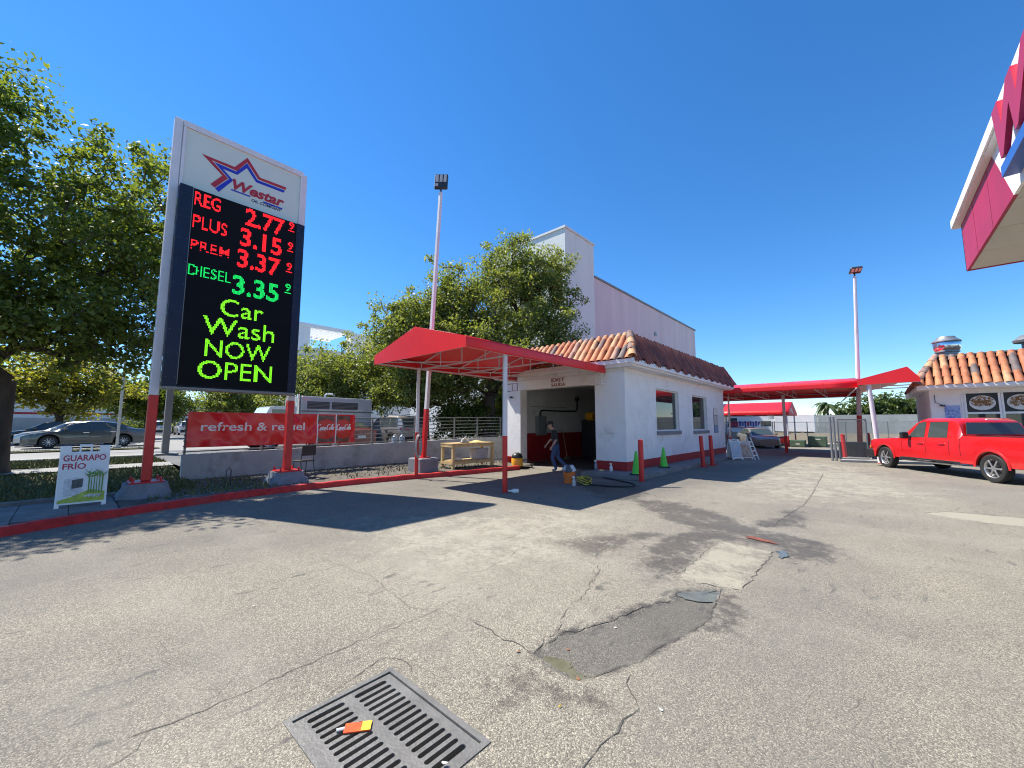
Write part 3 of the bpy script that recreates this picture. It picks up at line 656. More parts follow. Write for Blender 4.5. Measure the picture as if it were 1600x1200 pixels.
def LT(s, y0, y1, z0, z1, mt, bold=.01, sp=1.0, skip=()):
    """words of lit diodes: one small raised square per diode of the dot grid"""
    me = text_mesh(s, y1-y0, z1-z0, .004, bold=bold, spacing=sp); me.calc_loop_triangles()
    co = np.array([v.co[:] for v in me.vertices]); T = np.array([t.vertices[:] for t in me.loop_triangles]); bpy.data.meshes.remove(me)
    T = T[(co[T][:,:,2] > .003).all(1)]; A, Bq, Cq = [co[T[:,k],:2] for k in range(3)]
    c = .0285; nx_, nz_ = int(round((y1-y0)/c)), int(round((z1-z0)/c)); m = MB(); h = c*.42; M = frame(L3(PXF-.0078, y0, z0), (0,1,0), (0,0,1))
    for j in range(nz_):
        if j in skip: continue
        for i in range(nx_):
            p = np.array([(i+.5)*(y1-y0)/nx_, (j+.5)*(z1-z0)/nz_])
            d1 = (Bq[:,0]-A[:,0])*(p[1]-A[:,1])-(Bq[:,1]-A[:,1])*(p[0]-A[:,0]); d2 = (Cq[:,0]-Bq[:,0])*(p[1]-Bq[:,1])-(Cq[:,1]-Bq[:,1])*(p[0]-Bq[:,0]); d3 = (A[:,0]-Cq[:,0])*(p[1]-Cq[:,1])-(A[:,1]-Cq[:,1])*(p[0]-Cq[:,0])
            if (((d1 >= 0) & (d2 >= 0) & (d3 >= 0)) | ((d1 <= 0) & (d2 <= 0) & (d3 <= 0))).any():
                m.add([M @ Vector((p[0]+a*h, p[1]+b*h, .003)) for a, b in ((-1,-1),(1,-1),(1,1),(-1,1))], [(0,1,2,3)])
    o = m.build('diode_lettering', mt, sg); o['kind'] = 'stuff'; return o
LT('REG', 1.55, 2.05, 6.76, 7.09, led_red); LT('2.77', 2.57, 3.46, 6.66, 7.12, led_red, .022); LT('PLUS', 1.55, 2.21, 6.21, 6.53, led_red); LT('3.15', 2.49, 3.43, 6.10, 6.57, led_red, .022)
LT('PREM', 1.55, 2.29, 5.69, 5.92, led_red, .004, 1.12, skip=(1,)); LT('3.37', 2.46, 3.42, 5.54, 6.01, led_red, .022)
LT('DIESEL', 1.54, 2.36, 5.08, 5.33, led_green); LT('3.35', 2.40, 3.42, 4.84, 5.32, led_green, .022)
for z, mt_ in ((6.88, led_red), (6.31, led_red), (5.73, led_red), (5.15, led_green)):
    LT('9', 3.57, 3.70, z+.06, z+.26, mt_); B('nine_bar', L3(PXF-.0078, 3.56, z), L3(PXF-.004, 3.71, z+.022), mt_, sg)
LT('Car', 2.20, 3.10, 4.26, 4.68, led_lime, .004); LT('Wash', 1.88, 3.38, 3.76, 4.19, led_lime, .004); LT('NOW', 1.96, 3.32, 3.24, 3.65, led_lime, .004); LT('OPEN', 1.86, 3.38, 2.72, 3.14, led_lime, .004)

# ------------------------------------------------------------------ red vinyl canopies
def rebase(root, loc):
    loc = Vector(loc); root.location = loc
    for c in [q for q in bpy.data.objects if q.parent == root]: c.location = c.location - loc
def awning_canopy(root, x0, x1, y0, y1, zb, zv, zr, axis, fab, frame_m, open_end=True, step=1.55, ridge=None):
    """gable awning; axis 'y': ridge along y. fabric, truss tubes as parts in world coordinates"""
    xr = ridge if ridge is not None else ((x0+x1)/2 if axis == 'y' else (y0+y1)/2)
    def pt(u, w, z): return (u, w, z) if axis == 'y' else (w, u, z)
    u0, u1, w0, w1 = (x0, x1, y0, y1) if axis == 'y' else (y0, y1, x0, x1)
    n = 8
    def sheet_(name, a, b, c, d, sag=0):
        m = MB(); P = []
        for i in range(n+1):
            s_ = i/n; e0 = Vector(a).lerp(Vector(b), s_); e1 = Vector(d).lerp(Vector(c), s_); row = []
            for j in range(5):
                t = j/4; p = e0.lerp(e1, t); p.z -= sag*math.sin(math.pi*t)*abs(math.sin(math.pi*s_*4)); row.append(p)
            P.append(row)
        m.grid(P); o = m.build(name, fab, root, 40); sm = o.modifiers.new('thickness', 'SOLIDIFY'); sm.thickness = .006; return o
    sheet_('fabric_slope', pt(u0,w0,zv), pt(u0,w1,zv), pt(xr,w1,zr), pt(xr,w0,zr), .015)
    sheet_('fabric_slope', pt(u1,w0,zv), pt(u1,w1,zv), pt(xr,w1,zr), pt(xr,w0,zr), .015)
    sheet_('valance', pt(u0,w0,zb), pt(u0,w1,zb), pt(u0,w1,zv), pt(u0,w0,zv)); sheet_('valance', pt(u1,w0,zb), pt(u1,w1,zb), pt(u1,w1,zv), pt(u1,w0,zv))
    for w in ((w0,) if open_end else (w0, w1)):
        m = MB(); a_ = [(u0,zb),(u1,zb),(u1,zv),(xr,zr),(u0,zv)]
        m.add([pt(u, w, z) for u, z in a_], [(0,1,2,3,4)]); o = m.build('gable_end', fab, root); sm = o.modifiers.new('thickness', 'SOLIDIFY'); sm.thickness = .006
    r = .022; i_ = .05
    U0, U1, W0, W1 = u0+i_, u1-i_, w0+i_, w1-i_
    for a, b in (((U0,W0),(U0,W1)), ((U1,W0),(U1,W1))):
        MB().bar(pt(*a, zb+.03), pt(*b, zb+.03), .04, .04).build('eave_tube', frame_m, root); MB().bar(pt(*a, zv-.03), pt(*b, zv-.03), .03, .03).build('upper_tube', frame_m, root)
    MB().bar(pt(xr, W0, zr-.05), pt(xr, W1, zr-.05), .04, .04).build('ridge_tube', frame_m, root)
    k = max(1, int(round((W1-W0)/step)))
    for i in range(k+1):
        w = W0+(W1-W0)*i/k; m = MB()
        m.bar(pt(U0+.021,w,zb+.03), pt(U1-.021,w,zb+.03), .035, .035)
        m.bar(pt(U0+.02,w,zv-.05), pt(xr-.02,w,zr-.07), .03, .03); m.bar(pt(U1-.02,w,zv-.05), pt(xr+.02,w,zr-.07), .03, .03)
        m.bar(pt(xr,w,zb+.05), pt(xr,w,zr-.07), .03, .03)
        for f_ in (.5,):
            for e in (U0, U1):
                u = e+(xr-e)*f_; m.bar(pt(u,w,zb+.05), pt(u,w,zv+(zr-zv)*f_-.07), .025, .025)
        for e in (U0, U1):
            m.bar(pt(e,w,zb+.05), pt(e,w,zv-.05), .03, .03)
        m.build('truss', frame_m, root)
    for i in range(1, k):                                   # welded fabric seams
        w = W0+(W1-W0)*i/k+.35; up_ = Vector((0,0,.008))
        for e, s_ in ((u0,-1),(u1,1)):
            MB().bar(Vector(pt(e,w,zv))+up_, Vector(pt(xr,w,zr))+up_, .03, .004).build('seam', fab, root)
            MB().bar(pt(e+s_*.008,w,zb), pt(e+s_*.008,w,zv), .004 if axis == 'y' else .03, .03 if axis == 'y' else .004).build('seam', fab, root)
    if axis == 'y' and open_end:
        for i in range(k):
            wa = W0+(W1-W0)*i/k; wb = W0+(W1-W0)*(i+1)/k; MB().bar(pt(U0+.03,wa,zb+.06), pt(xr,wb,zb+.06), .025, .025).build('brace', frame_m, root)
frame_w = mat('white_tube', (.70,.70,.72), .45, var=.05)
def round_post(root, x, y, z0, z1, zred, r=.052, lean=(0,0), name='post'):
    lx, ly = lean; at_ = lambda z: (x+lx*(z-z0)/(z1-z0), y+ly*(z-z0)/(z1-z0), z)
    p = MB().tube([at_(zred), at_(z1)], r, 14).build(name, pole_white, root, 40)
    MB().tube([at_(z0), at_(zred)], r*1.03, 14).build('red_sleeve', red_paint, root, 40); return p
cn = thing('red_awning_canopy', 'bright red gable awning on two white and red posts before the car wash exit', 'canopy')
awning_canopy(cn, -10.78, -6.72, 5.88, 12.28, 3.42, 3.68, 4.22, 'y', awning, frame_w, ridge=-8.74)
round_post(cn, -6.80, 7.28, 0, 3.44, 1.38, .062); round_post(cn, -10.50, 7.25, .10, 3.44, 1.42, .055)
rebase(cn, (-8.75, 7.3, 0))

cn2 = thing('lane_canopy', 'long red canopy over the entry lane with a raised gable by the tiled shop', 'canopy')
awning_canopy(cn2, -8.6, -.36, 24.95, 33.2, 3.42, 3.72, 4.25, 'x', awning, frame_w, open_end=False, step=1.8)
# raised gable, asymmetric: long left slope, short right return
m_ = MB(); zs = [(-.355,3.42),(1.30,3.45),(1.62,3.44),(1.62,3.60),(1.27,4.10),(-.355,3.66)]
m_.add([(x,23.42,z) for x,z in zs], [(0,1,2,3,4,5)]); o_ = m_.build('gable_end', awning, cn2); o_.modifiers.new('thickness','SOLIDIFY').thickness = .006
for (xa,za),(xb,zb_) in (((-.355,3.66),(1.27,4.10)), ((1.27,4.10),(1.62,3.60))):
    m_ = MB(); m_.grid([[(xa,y,za) for y in (23.43,24.4)],[(xb,y,zb_) for y in (23.43,24.4)]] if xa > 0 else [[(xa,y,za) for y in (23.43,33.2)],[(xb,y,zb_) for y in (23.43,33.2)]]); o_ = m_.build('fabric_slope', awning, cn2); o_.modifiers.new('thickness','SOLIDIFY').thickness = .006
m_ = MB(); m_.grid([[(-.352,y,3.42) for y in (23.43,33.2)],[(-.352,y,3.66) for y in (23.43,33.2)]]); o_ = m_.build('valance', awning, cn2); o_.modifiers.new('thickness','SOLIDIFY').thickness = .006
for y in (23.5, 25.2, 27.0): MB().bar((-.33,y,3.45),(1.58,y,3.45),.04,.04).bar((.5,y,3.47),(.5,y,3.86),.03,.03).bar((-.3,y,3.62),(1.25,y,4.03),.03,.03).build('truss', frame_w, cn2)
round_post(cn2, .17, 23.55, 0, 3.43, .03, .085, (-.15, 0)); round_post(cn2, -6.7, 28.1, 0, 3.45, .9, .05); round_post(cn2, -3.9, 29.0, 0, 3.45, 1.0, .085)
m_ = MB(); m_.tube([(-.42,24.9,3.40),(-1.0,26.4,2.9)], .03, 8); m_.build('brace_arm', frame_w, cn2)
rebase(cn2, (-3.5, 26.5, 0))
cn3 = thing('far_awning', 'small red and faded purple vinyl awning beyond the entry lane', 'canopy')
awning_canopy(cn3, -9.4, -4.62, 36.6, 41.0, 2.42, 2.66, 3.5, 'x', awning, frame_w, open_end=False, step=1.6)
awning_canopy(cn3, -15.0, -9.41, 36.58, 41.0, 2.42, 2.66, 3.5, 'x', awning_dull, frame_w, open_end=False, step=1.8)
for k in range(3):
    m_ = MB(); t0 = .25+.12*k; x_ = -4.612
    m_.add([(x_,36.7+2.1*t0,2.7+.75*t0-.1),(x_,36.7+2.1*(t0+.06),2.7+.75*(t0+.06)-.1),(x_,39.3-.1*k,2.5),(x_,39.15-.1*k,2.5)], [(0,1,2,3)]); m_.build('white_stripe', white_paint, cn3)
for x, y in ((-4.8,36.8),(-4.8,40.8),(-10,36.8),(-10,40.8)): round_post(cn3, x, y, 0, 2.45, .8, .05)
rebase(cn3, (-8, 38.8, 0))

# ------------------------------------------------------------------ light poles
def light_pole(label, x, y, z0, zred, ztop, lean, block, r0, r1, face, tall_head):
    t = thing('light_pole', label, 'light pole', (x, y, z0))
    if block:
        m = MB(); m.cbox((-block/2,-block/2,-.12),(block/2,block/2,.44),.03); m.build('concrete_block', block_grey, t); zb = .44
        B('base_plate', (-.17,-.17,.44), (.17,.17,.465), red_paint, t)
    else: zb = 0
    f_ = lambda z: (lean[0]*(z-zb)/(ztop-zb), lean[1]*(z-zb)/(ztop-zb), z)
    rr = lambda z: r0+(r1-r0)*(z-zb)/(ztop-zb)
    MB().tube([f_(zb+.02), f_(zred)], [rr(zb)*1.06, rr(zred)*1.06], 4 if tall_head else 10).build('red_sleeve', red_paint, t, 30)
    MB().tube([f_(zred), f_(ztop)], [rr(zred), rr(ztop)], 4 if tall_head else 10).build('shaft', pole_white, t, 30)
    hx, hy, hz = f_(ztop); M = Matrix.Translation((hx,hy,hz)) @ Matrix.Rotation(face, 4, 'Z')
    MB().tube([M @ Vector((0,0,-.02)), M @ Vector((0,0,.16))], .035, 8).build('neck', dark_metal, t)
    Mh = M @ Matrix.Translation((0,0,.16)) @ Matrix.Rotation(R(-14 if tall_head else 60), 4, 'X')
    w, h = (.46, .62) if tall_head else (.5, .42)
    hd = MB().cbox((-w/2,-.05,0),(w/2,.07,h),.015, M=Mh).build('lamp_head', dark_metal, t)
    led_l = mat('led_lens', (.62,.50,.44), .3, var=.1)
    for k in range(3):
        cx_ = (k-1)*w*.31; MB().box((cx_-w*.11,-.062,h*.40),(cx_+w*.11,-.05,h*.94), M=Mh).build('led_module', led_l, hd)
    MB().box((-w*.42,-.064,h*.10),(-w*.2,-.05,h*.28), M=Mh).build('sensor', led_l, hd)
    return t
light_pole('tall white light pole with red foot on a grey block behind the awning post', -11.13, 7.95, .13, 2.05, 9.75, (.30,.27), .72, .085, .07, R(42), True)
light_pole('distant white light pole with red foot rising beside the lane canopy gable', -.55, 28.0, 0, 2.15, 9.7, (.42,0), None, .11, .075, R(20), False)

# ------------------------------------------------------------------ car wash building
def tile_mesh(mt, L=.52, r0=.132, r1=.096):
    m = MB(); n = 7; P = []
    for (y, r) in ((0, r0), (L*.5, (r0+r1)/2), (L, r1)):
        P.append([(-r*math.cos(math.pi*i/n), y, r*math.sin(math.pi*i/n)*.92) for i in range(n+1)])
    m.grid(P); Q = [[(p[0]*.86, p[1], p[2]*.84) for p in P[0]], P[0]]; m.grid(Q)
    me = m.mesh('roof_tile', mt); me.polygons.foreach_set('use_smooth', [k < 2*n for k in range(len(me.polygons))]); return me
TILES = [tile_mesh(m) for m in tile_m]; TILES_RED_SHADED = [tile_mesh(m) for m in tile_red_shaded]
def tiled_slope(roof, e0, e1, up, length, meshes, weights, hip0, hip1, pitch=.275, expo=.405, rows=3, seed=0, stagger=0, wide=1.0):
    """barrel tiles on a slope: eave from e0 to e1, up = upslope unit vector; hip0/hip1 = inset of the ends at the top"""
    r = random.Random(seed); e0 = Vector(e0); e1 = Vector(e1); up = Vector(up).normalized(); rt = (e1-e0).normalized(); nrm = rt.cross(up).normalized(); W = (e1-e0).length
    n = int(W/pitch)
    for j in range(rows):
        for i in range(n+1):
            s_ = (i+.5)*W/(n+1); t0 = j*expo-.06+(stagger*((i*7+j*3) % 3-1)); mid = (t0+.2)/length
            if s_ < hip0*mid+.02 or s_ > W-hip1*mid-.02: continue
            me = r.choices(meshes, weights)[0]
            tilt = Matrix.Rotation(R(r.uniform(4.0, 6.5)), 4, 'X') @ Matrix.Rotation(R(r.uniform(-2, 2)), 4, 'Z')
            p = e0 + rt*(s_+r.uniform(-.008,.008)) + up*(t0+r.uniform(-.02,.02)) + nrm*(.006+.002*j)
            tl_ = max(.52, expo+.09); sc = min(tl_, max(.16, length+.04-t0))/.52; Mt = frame(p, rt, up) @ tilt @ Matrix.Diagonal((wide, sc, wide, 1))
            link('roof_tile', me, roof, Mt)
def hip_tiles(roof, a, b, meshes, n, seed=0):
    r = random.Random(seed); a = Vector(a); b = Vector(b); d = (b-a).normalized(); side = d.cross(Vector((0,0,1))).normalized()
    L_ = (b-a).length
    for k in range(n):
        p = a + d*(L_*k/n-.05) + Vector((0,0,.045)); link('hip_tile', r.choice(meshes), roof, frame(p, side, d) @ Matrix.Rotation(R(3), 4, 'X') @ Matrix.Diagonal((1.15, L_/n/.52*1.15, 1.1, 1)))
CX0, CX1, CY0, CY1, CH = -11.62, -6.13, 12.5, 24.6, 3.60
cw = thing('car_wash_building', 'white stucco car wash with clay tile mansard roof and open exit bay', 'building')
WT = .22
m_ = MB()
m_.box((CX0, CY0, 0), (-10.80, CY0+.42, CH)); m_.box((-10.80, CY0, 3.10), (-7.28, CY0+.42, CH))
m_.build('front_wall', stucco, cw)
def smudge(m, x0, x1, z0, z1, amt):
    nt = m.node_tree; N = nt.nodes; L = nt.links; p = N['Principled BSDF']; src = p.inputs['Base Color'].links[0].from_socket
    tc = N.new('ShaderNodeTexCoord'); sp = N.new('ShaderNodeSeparateXYZ'); L.new(tc.outputs['Object'], sp.inputs[0]); f = None
    for ax, a, b in ((0, x0, x1), (2, z0, z1)):
        mr = N.new('ShaderNodeMapRange'); mr.inputs[1].default_value = a; mr.inputs[2].default_value = b; L.new(sp.outputs[ax], mr.inputs[0])
        pp = N.new('ShaderNodeMath'); pp.operation = 'PINGPONG'; pp.inputs[1].default_value = .5; L.new(mr.outputs[0], pp.inputs[0])
        if f is None: f = pp.outputs[0]
        else:
            mm = N.new('ShaderNodeMath'); mm.operation = 'MULTIPLY'; L.new(f, mm.inputs[0]); L.new(pp.outputs[0], mm.inputs[1]); f = mm.outputs[0]
    nz = N.new('ShaderNodeTexNoise'); nz.inputs['Scale'].default_value = 5.5; nz.inputs['Detail'].default_value = 9; nz.inputs['Roughness'].default_value = .78; nz.inputs['Distortion'].default_value = 1.2; L.new(tc.outputs['Object'], nz.inputs[0])
    a = N.new('ShaderNodeMath'); a.operation = 'MULTIPLY'; L.new(f, a.inputs[0]); L.new(nz.outputs[0], a.inputs[1])
    rp = N.new('ShaderNodeValToRGB'); rp.color_ramp.elements[0].position = .085; rp.color_ramp.elements[1].position = .15; rp.color_ramp.elements[1].color = (amt,amt,amt,1); L.new(a.outputs[0], rp.inputs[0])
    mx = N.new('ShaderNodeMixRGB'); mx.inputs[2].default_value = (.13,.135,.14,1); L.new(rp.outputs[0], mx.inputs[0]); L.new(src, mx.inputs[1]); L.new(mx.outputs[0], p.inputs['Base Color'])
pier_m = mat('smudged_stucco', (.82,.82,.81), .85, var=.06, scale=.8, bump=.35, bscale=60, dirt=.16); smudge(pier_m, -8.1, -5.6, .35, 2.35, .55)
B('corner_pier', (-7.28, CY0, 0), (CX1, CY0+.42, CH), pier_m, cw)
m_ = MB(); W_ = [(15.12,17.55,1.41,3.07), (19.32,21.50,1.39,3.04)]
ya = CY0+.42
for (a, b, c, d) in W_:
    m_.box((CX1-WT, ya, 0), (CX1, a, CH)); m_.box((CX1-WT, a, 0), (CX1, b, c)); m_.box((CX1-WT, a, d), (CX1, b, CH)); ya = b
m_.box((CX1-WT, ya, 0), (CX1, CY1, CH)); m_.build('side_wall', stucco, cw)
B('left_wall', (CX0, CY0+.42, 0), (CX0+.22, CY1, CH), stucco_in, cw)
B('back_wall', (CX0+.22, CY1-.22, 0), (CX1-WT, CY1, CH), stucco_in, cw)
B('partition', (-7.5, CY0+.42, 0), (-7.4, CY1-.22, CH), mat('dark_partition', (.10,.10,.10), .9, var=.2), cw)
B('ceiling', (CX0+.22, CY0+.42, CH-.1), (CX1-WT, CY1-.22, CH-.02), stucco_in, cw)
B('floor_slab', (CX0+.22, CY0+.42, -.02), (-7.5, CY1-.22, .012), mat('wet_concrete', (.09,.088,.085), .5, var=.3, scale=2), cw)
# red bands
m_ = MB(); m_.box((-7.283, CY0-.004, .12), (CX1, CY0, .42)); m_.box((CX1, CY0-.004, .12), (CX1+.004, CY1, .42)); m_.build('red_base_band', red_band, cw)
m_ = MB(); m_.box((CX0, CY0-.004, .0), (-10.80, CY0, .30)); m_.build('red_base_band', red_band, cw)
m_ = MB(); m_.box((CX0+.22, CY0+.43, .02), (CX0+.224, CY1-.23, 1.28)); m_.build('red_wainscot', red_band, cw)
# windows
for (a, b, c, d) in W_:
    wf = MB(); x0, x1 = CX1-.17, CX1-.10
    wf.box((x0,a,c),(x1,a+.05,d)); wf.box((x0,b-.05,c),(x1,b,d)); wf.box((x0,a+.05,c),(x1,b-.05,c+.05)); wf.box((x0,a+.05,d-.05),(x1,b-.05,d))
    fr = wf.build('window', white_paint, cw); B('pane', (x0+.02, a+.05, c+.05), (x0+.032, b-.05, d-.05), shop_glass, fr)
    B('sill', (CX1-.1, a-.03, c-.15), (CX1+.07, b+.05, c-.004), mat('grey_sill', (.22,.225,.23), .8, var=.1), fr)
    B('dark_room_sheet', (x0-.5, a-.2, c-.3), (x0-.48, b+.2, d+.1), mat('room_dark', (.03,.035,.035), .9, var=.3, scale=1), fr)  # dark sheet standing in for the unlit room behind the pane
# eave, soffit, parapet, roof
EX, EYF, EYB, EXL = -5.68, 12.20, 25.2, -12.1
m_ = MB()
for (a, b) in (((EXL,EYF,3.66),(EX,EYF+.035,3.85)), ((EX-.035,EYF+.035,3.66),(EX,EYB,3.85)), ((EXL,EYF+.035,3.66),(EXL+.035,EYB,3.85)), ((EXL+.035,EYB-.035,3.66),(EX-.035,EYB,3.85))): m_.box(a, b)
m_.build('fascia', white_paint, cw)
m_ = MB(); m_.box((EX+.001, EYF-.06, 3.66), (EX+.06, EYB, 3.765)); m_.box((EXL, EYF-.07, 3.70), (EX+.07, EYF-.001, 3.84)); m_.build('gutter', white_paint, cw)
B('soffit', (EXL+.035, EYF+.035, CH+.002), (EX-.035, EYB-.035, CH+.06), white_paint, cw)
m_ = MB(); m_.box((CX1-.004, CY0-.03, CH-.16), (CX1+.03, CY1, CH)); m_.box((CX0, CY0-.03, CH-.09), (CX1-.004, CY0-.001, CH)); m_.build('frieze_trim', white_paint, cw)
IN_F, IN_S, RT = .98, .52, 4.86
rf_v = [(EXL,EYF,3.85),(EX,EYF,3.85),(EX,EYB,3.85),(EXL,EYB,3.85),(EXL+IN_S,EYF+IN_F,RT),(EX-IN_S,EYF+IN_F,RT),(EX-IN_S,EYB-.35,RT),(EXL+IN_S,EYB-.35,RT)]
m_ = MB(); m_.add(rf_v, [(0,1,5,4),(1,2,6,5),(2,3,7,6),(3,0,4,7),(4,5,6,7),(0,3,2,1)]); roof = m_.build('roof', mortar, cw)
upF = Vector((0,IN_F,RT-3.85)); upS = Vector((-IN_S,0,RT-3.85))
tiled_slope(roof, (EXL,EYF,3.85), (EX,EYF,3.85), upF, upF.length, TILES, [4,4,3,3,2,1.5,3], IN_S, IN_S, rows=3, expo=.60, seed=2)
tiled_slope(roof, (EX,EYF,3.85), (EX,EYB,3.85), upS, upS.length, TILES_RED_SHADED, [3,3,2,2], IN_F, .35, rows=3, expo=.44, pitch=.31, stagger=.08, wide=.80, seed=3)
hip_tiles(roof, (EX,EYF,3.88), (EX-IN_S,EYF+IN_F,RT+.02), [TILES[6],TILES[4],TILES[3]], 4, 5); hip_tiles(roof, (EX,EYB,3.88), (EX-IN_S,EYB-.35,RT+.02), [TILES_RED_SHADED[0]], 3, 6)
B('ridge_cap', (EX-IN_S-.14, EYF+IN_F-.04, RT), (EX-IN_S+.02, EYB-.3, RT+.05), mat('cap_mortar', (.20,.17,.14), .9, var=.3), roof)
B('ridge_cap', (EXL+IN_S, EYF+IN_F-.06, RT), (EX-IN_S-.14, EYF+IN_F+.1, RT+.05), MT['cap_mortar'], roof)
let_red = mat('wall_letter_red', (.22,.015,.02), .7, var=.1)
text('EXIT', frame((-9.19,CY0-.006,3.31),(1,0,0),(0,0,1)), .63, .14, let_red, cw, bold=.016); text('SALIDA', frame((-9.20,CY0-.006,3.135),(1,0,0),(0,0,1)), .66, .125, let_red, cw, bold=.012)
m_ = MB()
for x in (-7.33,-7.10,-6.87): m_.box((x, CY0-.28, 3.06), (x+.04, CY0, 3.10)); m_.box((x, CY0-.28, 3.42), (x+.04, CY0, 3.46)); m_.box((x, CY0-.28, 3.10), (x+.04, CY0-.24, 3.42))
m_.box((-7.29,CY0-.275,3.065),(-6.87,CY0-.245,3.095)); m_.box((-7.29,CY0-.275,3.425),(-6.87,CY0-.245,3.455)); m_.build('lamp_cage', white_paint, cw)
m_ = MB()
for x in (-11.40,-11.08,-10.80): m_.box((x, CY0-.22, 3.05), (x+.025, CY0-.2, 3.38))
for z in (3.05, 3.36): m_.box((-11.37,CY0-.219,z),(-10.78,CY0-.2005,z+.02)); m_.box((-11.40,CY0-.2,z),(-11.375,CY0,z+.02))
m_.build('wire_cage', rail_steel, cw)
B('camera_box', (-11.32,CY0-.12,2.78), (-11.22,CY0,2.85), dark_metal, cw, .01)
rebase(cw, (-8.9, 18.5, 0))
pf = thing('raised_walkway', 'low grey concrete walkway wrapping the car wash corner', 'walkway', (-5.7, 17, 0))
wk = mat('walk_concrete', (.21,.205,.20), .9, var=.2, scale=2, bump=.4, dirt=.4)
m_ = MB(); m_.prism([(-1.50,-5.6),(.25,-5.6),(.48,-5.35),(.48,7.0),(-.425,7.0),(-.425,-4.51),(-1.50,-4.51)], .12); m_.build('slab', wk, pf)

# things on the car wash
def poster(name, label, x, y0, y1, z0, z1, bands):
    t = thing(name, label, 'poster', (x, (y0+y1)/2, z0)); w = (y1-y0)/2; h = z1-z0
    B('backing', (.0,-w,0), (.015,w,h), dark_metal, t)
    for k, (a, b, mt) in enumerate(bands): B('printed_area', (.015,-w+.03,a*h+.02), (.018,w-.03,b*h-.01), mt, t)
    return t
poster('wall_poster', 'tall narrow framed poster on the white wall past the second window', CX1+.002, 22.55, 23.28, 1.24, 2.52,
       [(0,.3,mat('print_blue',(.10,.20,.42),.4,var=.5,scale=9)),(.3,.72,mat('print_skin',(.55,.42,.32),.4,var=.5,scale=7,c2=(.2,.25,.45))),(.72,1,mat('print_pale',(.62,.62,.60),.4,var=.3,scale=9))])
ec = thing('electrical_cabinet', 'grey electrical cabinet with black conduit on the wash bay wall', 'cabinet', (CX0+.225, 14.55, 1.18))
B('cabinet_box', (0,-.33,0), (.16,.33,.87), mat('cabinet_grey', (.22,.24,.25), .5, var=.08), ec, .01); B('cabinet_door', (.16,-.29,.04), (.175,.29,.83), MT['cabinet_grey'], ec, .005)
MB().tube([(.18,.2,.35),(.21,.2,.35),(.21,.2,.55)], .015, 6).build('handle', dark_metal, ec)
MB().tube([(.08,-.05,.87),(.08,-.05,1.02),(.08,.02,1.12),(.08,.2,1.15),(.08,1.5,1.14),(.08,2.85,1.17),(.08,3.0,1.22),(.08,3.05,1.35),(.08,3.05,1.75)], .04, 8).build('conduit', black_plastic, ec, 60)
B('junction_box', (.01,2.95,1.72), (.14,3.15,1.9), dark_metal, ec)
MB().tube([(.03,-.7,1.3),(.03,2.1,1.34)], .012, 6).build('thin_pipe', galv, ec)
dk = thing('wash_machine', 'dark wash equipment rack with yellow drums deep in the bay', 'machine', (-10.75, 18.25, 0))
for k, (x, y, z0, z1, s_) in enumerate(((0,0,0,1.9,.45),(.2,1.1,0,2.1,.4),(.9,.6,0,1.7,.35),(.9,2.2,0,2.3,.5))):
    B('cabinet', (x-s_, y-s_, z0), (x+s_, y+s_, z1), mat('machine_dark', (.025,.025,.03), .5, var=.3), dk, .03)
for y in (-.45, .1): MB().lathe([(.0,0),(.2,0),(.22,.08),(.22,.34),(.2,.42),(0,.42)], 14, M=Matrix.Translation((-.1,y,2.08)) @ Matrix.Rotation(R(90),4,'Y')).build('drum', yellow_pl, dk, 40)
for y, lb in ((16.2, 'wooden broom leaning on the red wainscot inside the bay'),):
    br = thing('broom', lb, 'broom', (CX0+.6, y, .0)); MB().tube([(0,0,.1),(-.32,.1,1.45)], .014, 6).build('handle', wood, br); B('bristles', (-.05,-.18,.0), (.05,.18,.14), mat('bristle', (.25,.2,.1), .9), br, .01)

# ------------------------------------------------------------------ trees
def leaf_material(name, c, c2, trans=.35):
    m = bpy.data.materials.new(name); m.use_nodes = True; nt = m.node_tree; N = nt.nodes; L = nt.links; p = N['Principled BSDF']
    g = N.new('ShaderNodeNewGeometry'); rp = N.new('ShaderNodeValToRGB')
    rp.color_ramp.elements[0].color = (*c, 1); rp.color_ramp.elements[1].color = (*c2, 1)
    L.new(g.outputs['Random Per Island'], rp.inputs[0]); L.new(rp.outputs[0], p.inputs['Base Color'])
    p.inputs['Roughness'].default_value = .48; p.inputs['Specular IOR Level'].default_value = .45
    tr = N.new('ShaderNodeBsdfTranslucent'); hs = N.new('ShaderNodeMixRGB'); hs.blend_type = 'MULTIPLY'; hs.inputs[0].default_value = 1; hs.inputs[2].default_value = (2.0,1.9,.7,1)
    L.new(rp.outputs[0], hs.inputs[1]); L.new(hs.outputs[0], tr.inputs[0])
    mx = N.new('ShaderNodeMixShader'); mx.inputs[0].default_value = trans; L.new(p.outputs[0], mx.inputs[1]); L.new(tr.outputs[0], mx.inputs[2]); L.new(mx.outputs[0], N['Material Output'].inputs[0])
    return m
leaf_dark = leaf_material('leaf_oak', (.058,.095,.022), (.175,.215,.052), .48)
leaf_mid = leaf_material('leaf_ficus', (.095,.14,.036), (.25,.275,.09), .42)
leaf_yellow = leaf_material('leaf_yellowing', (.13,.15,.028), (.26,.25,.055), .5)
leaf_far = leaf_material('leaf_far', (.055,.095,.030), (.11,.15,.05), .3)
leaf_pale = leaf_material('leaf_pale', (.13,.16,.10), (.22,.25,.16), .3)
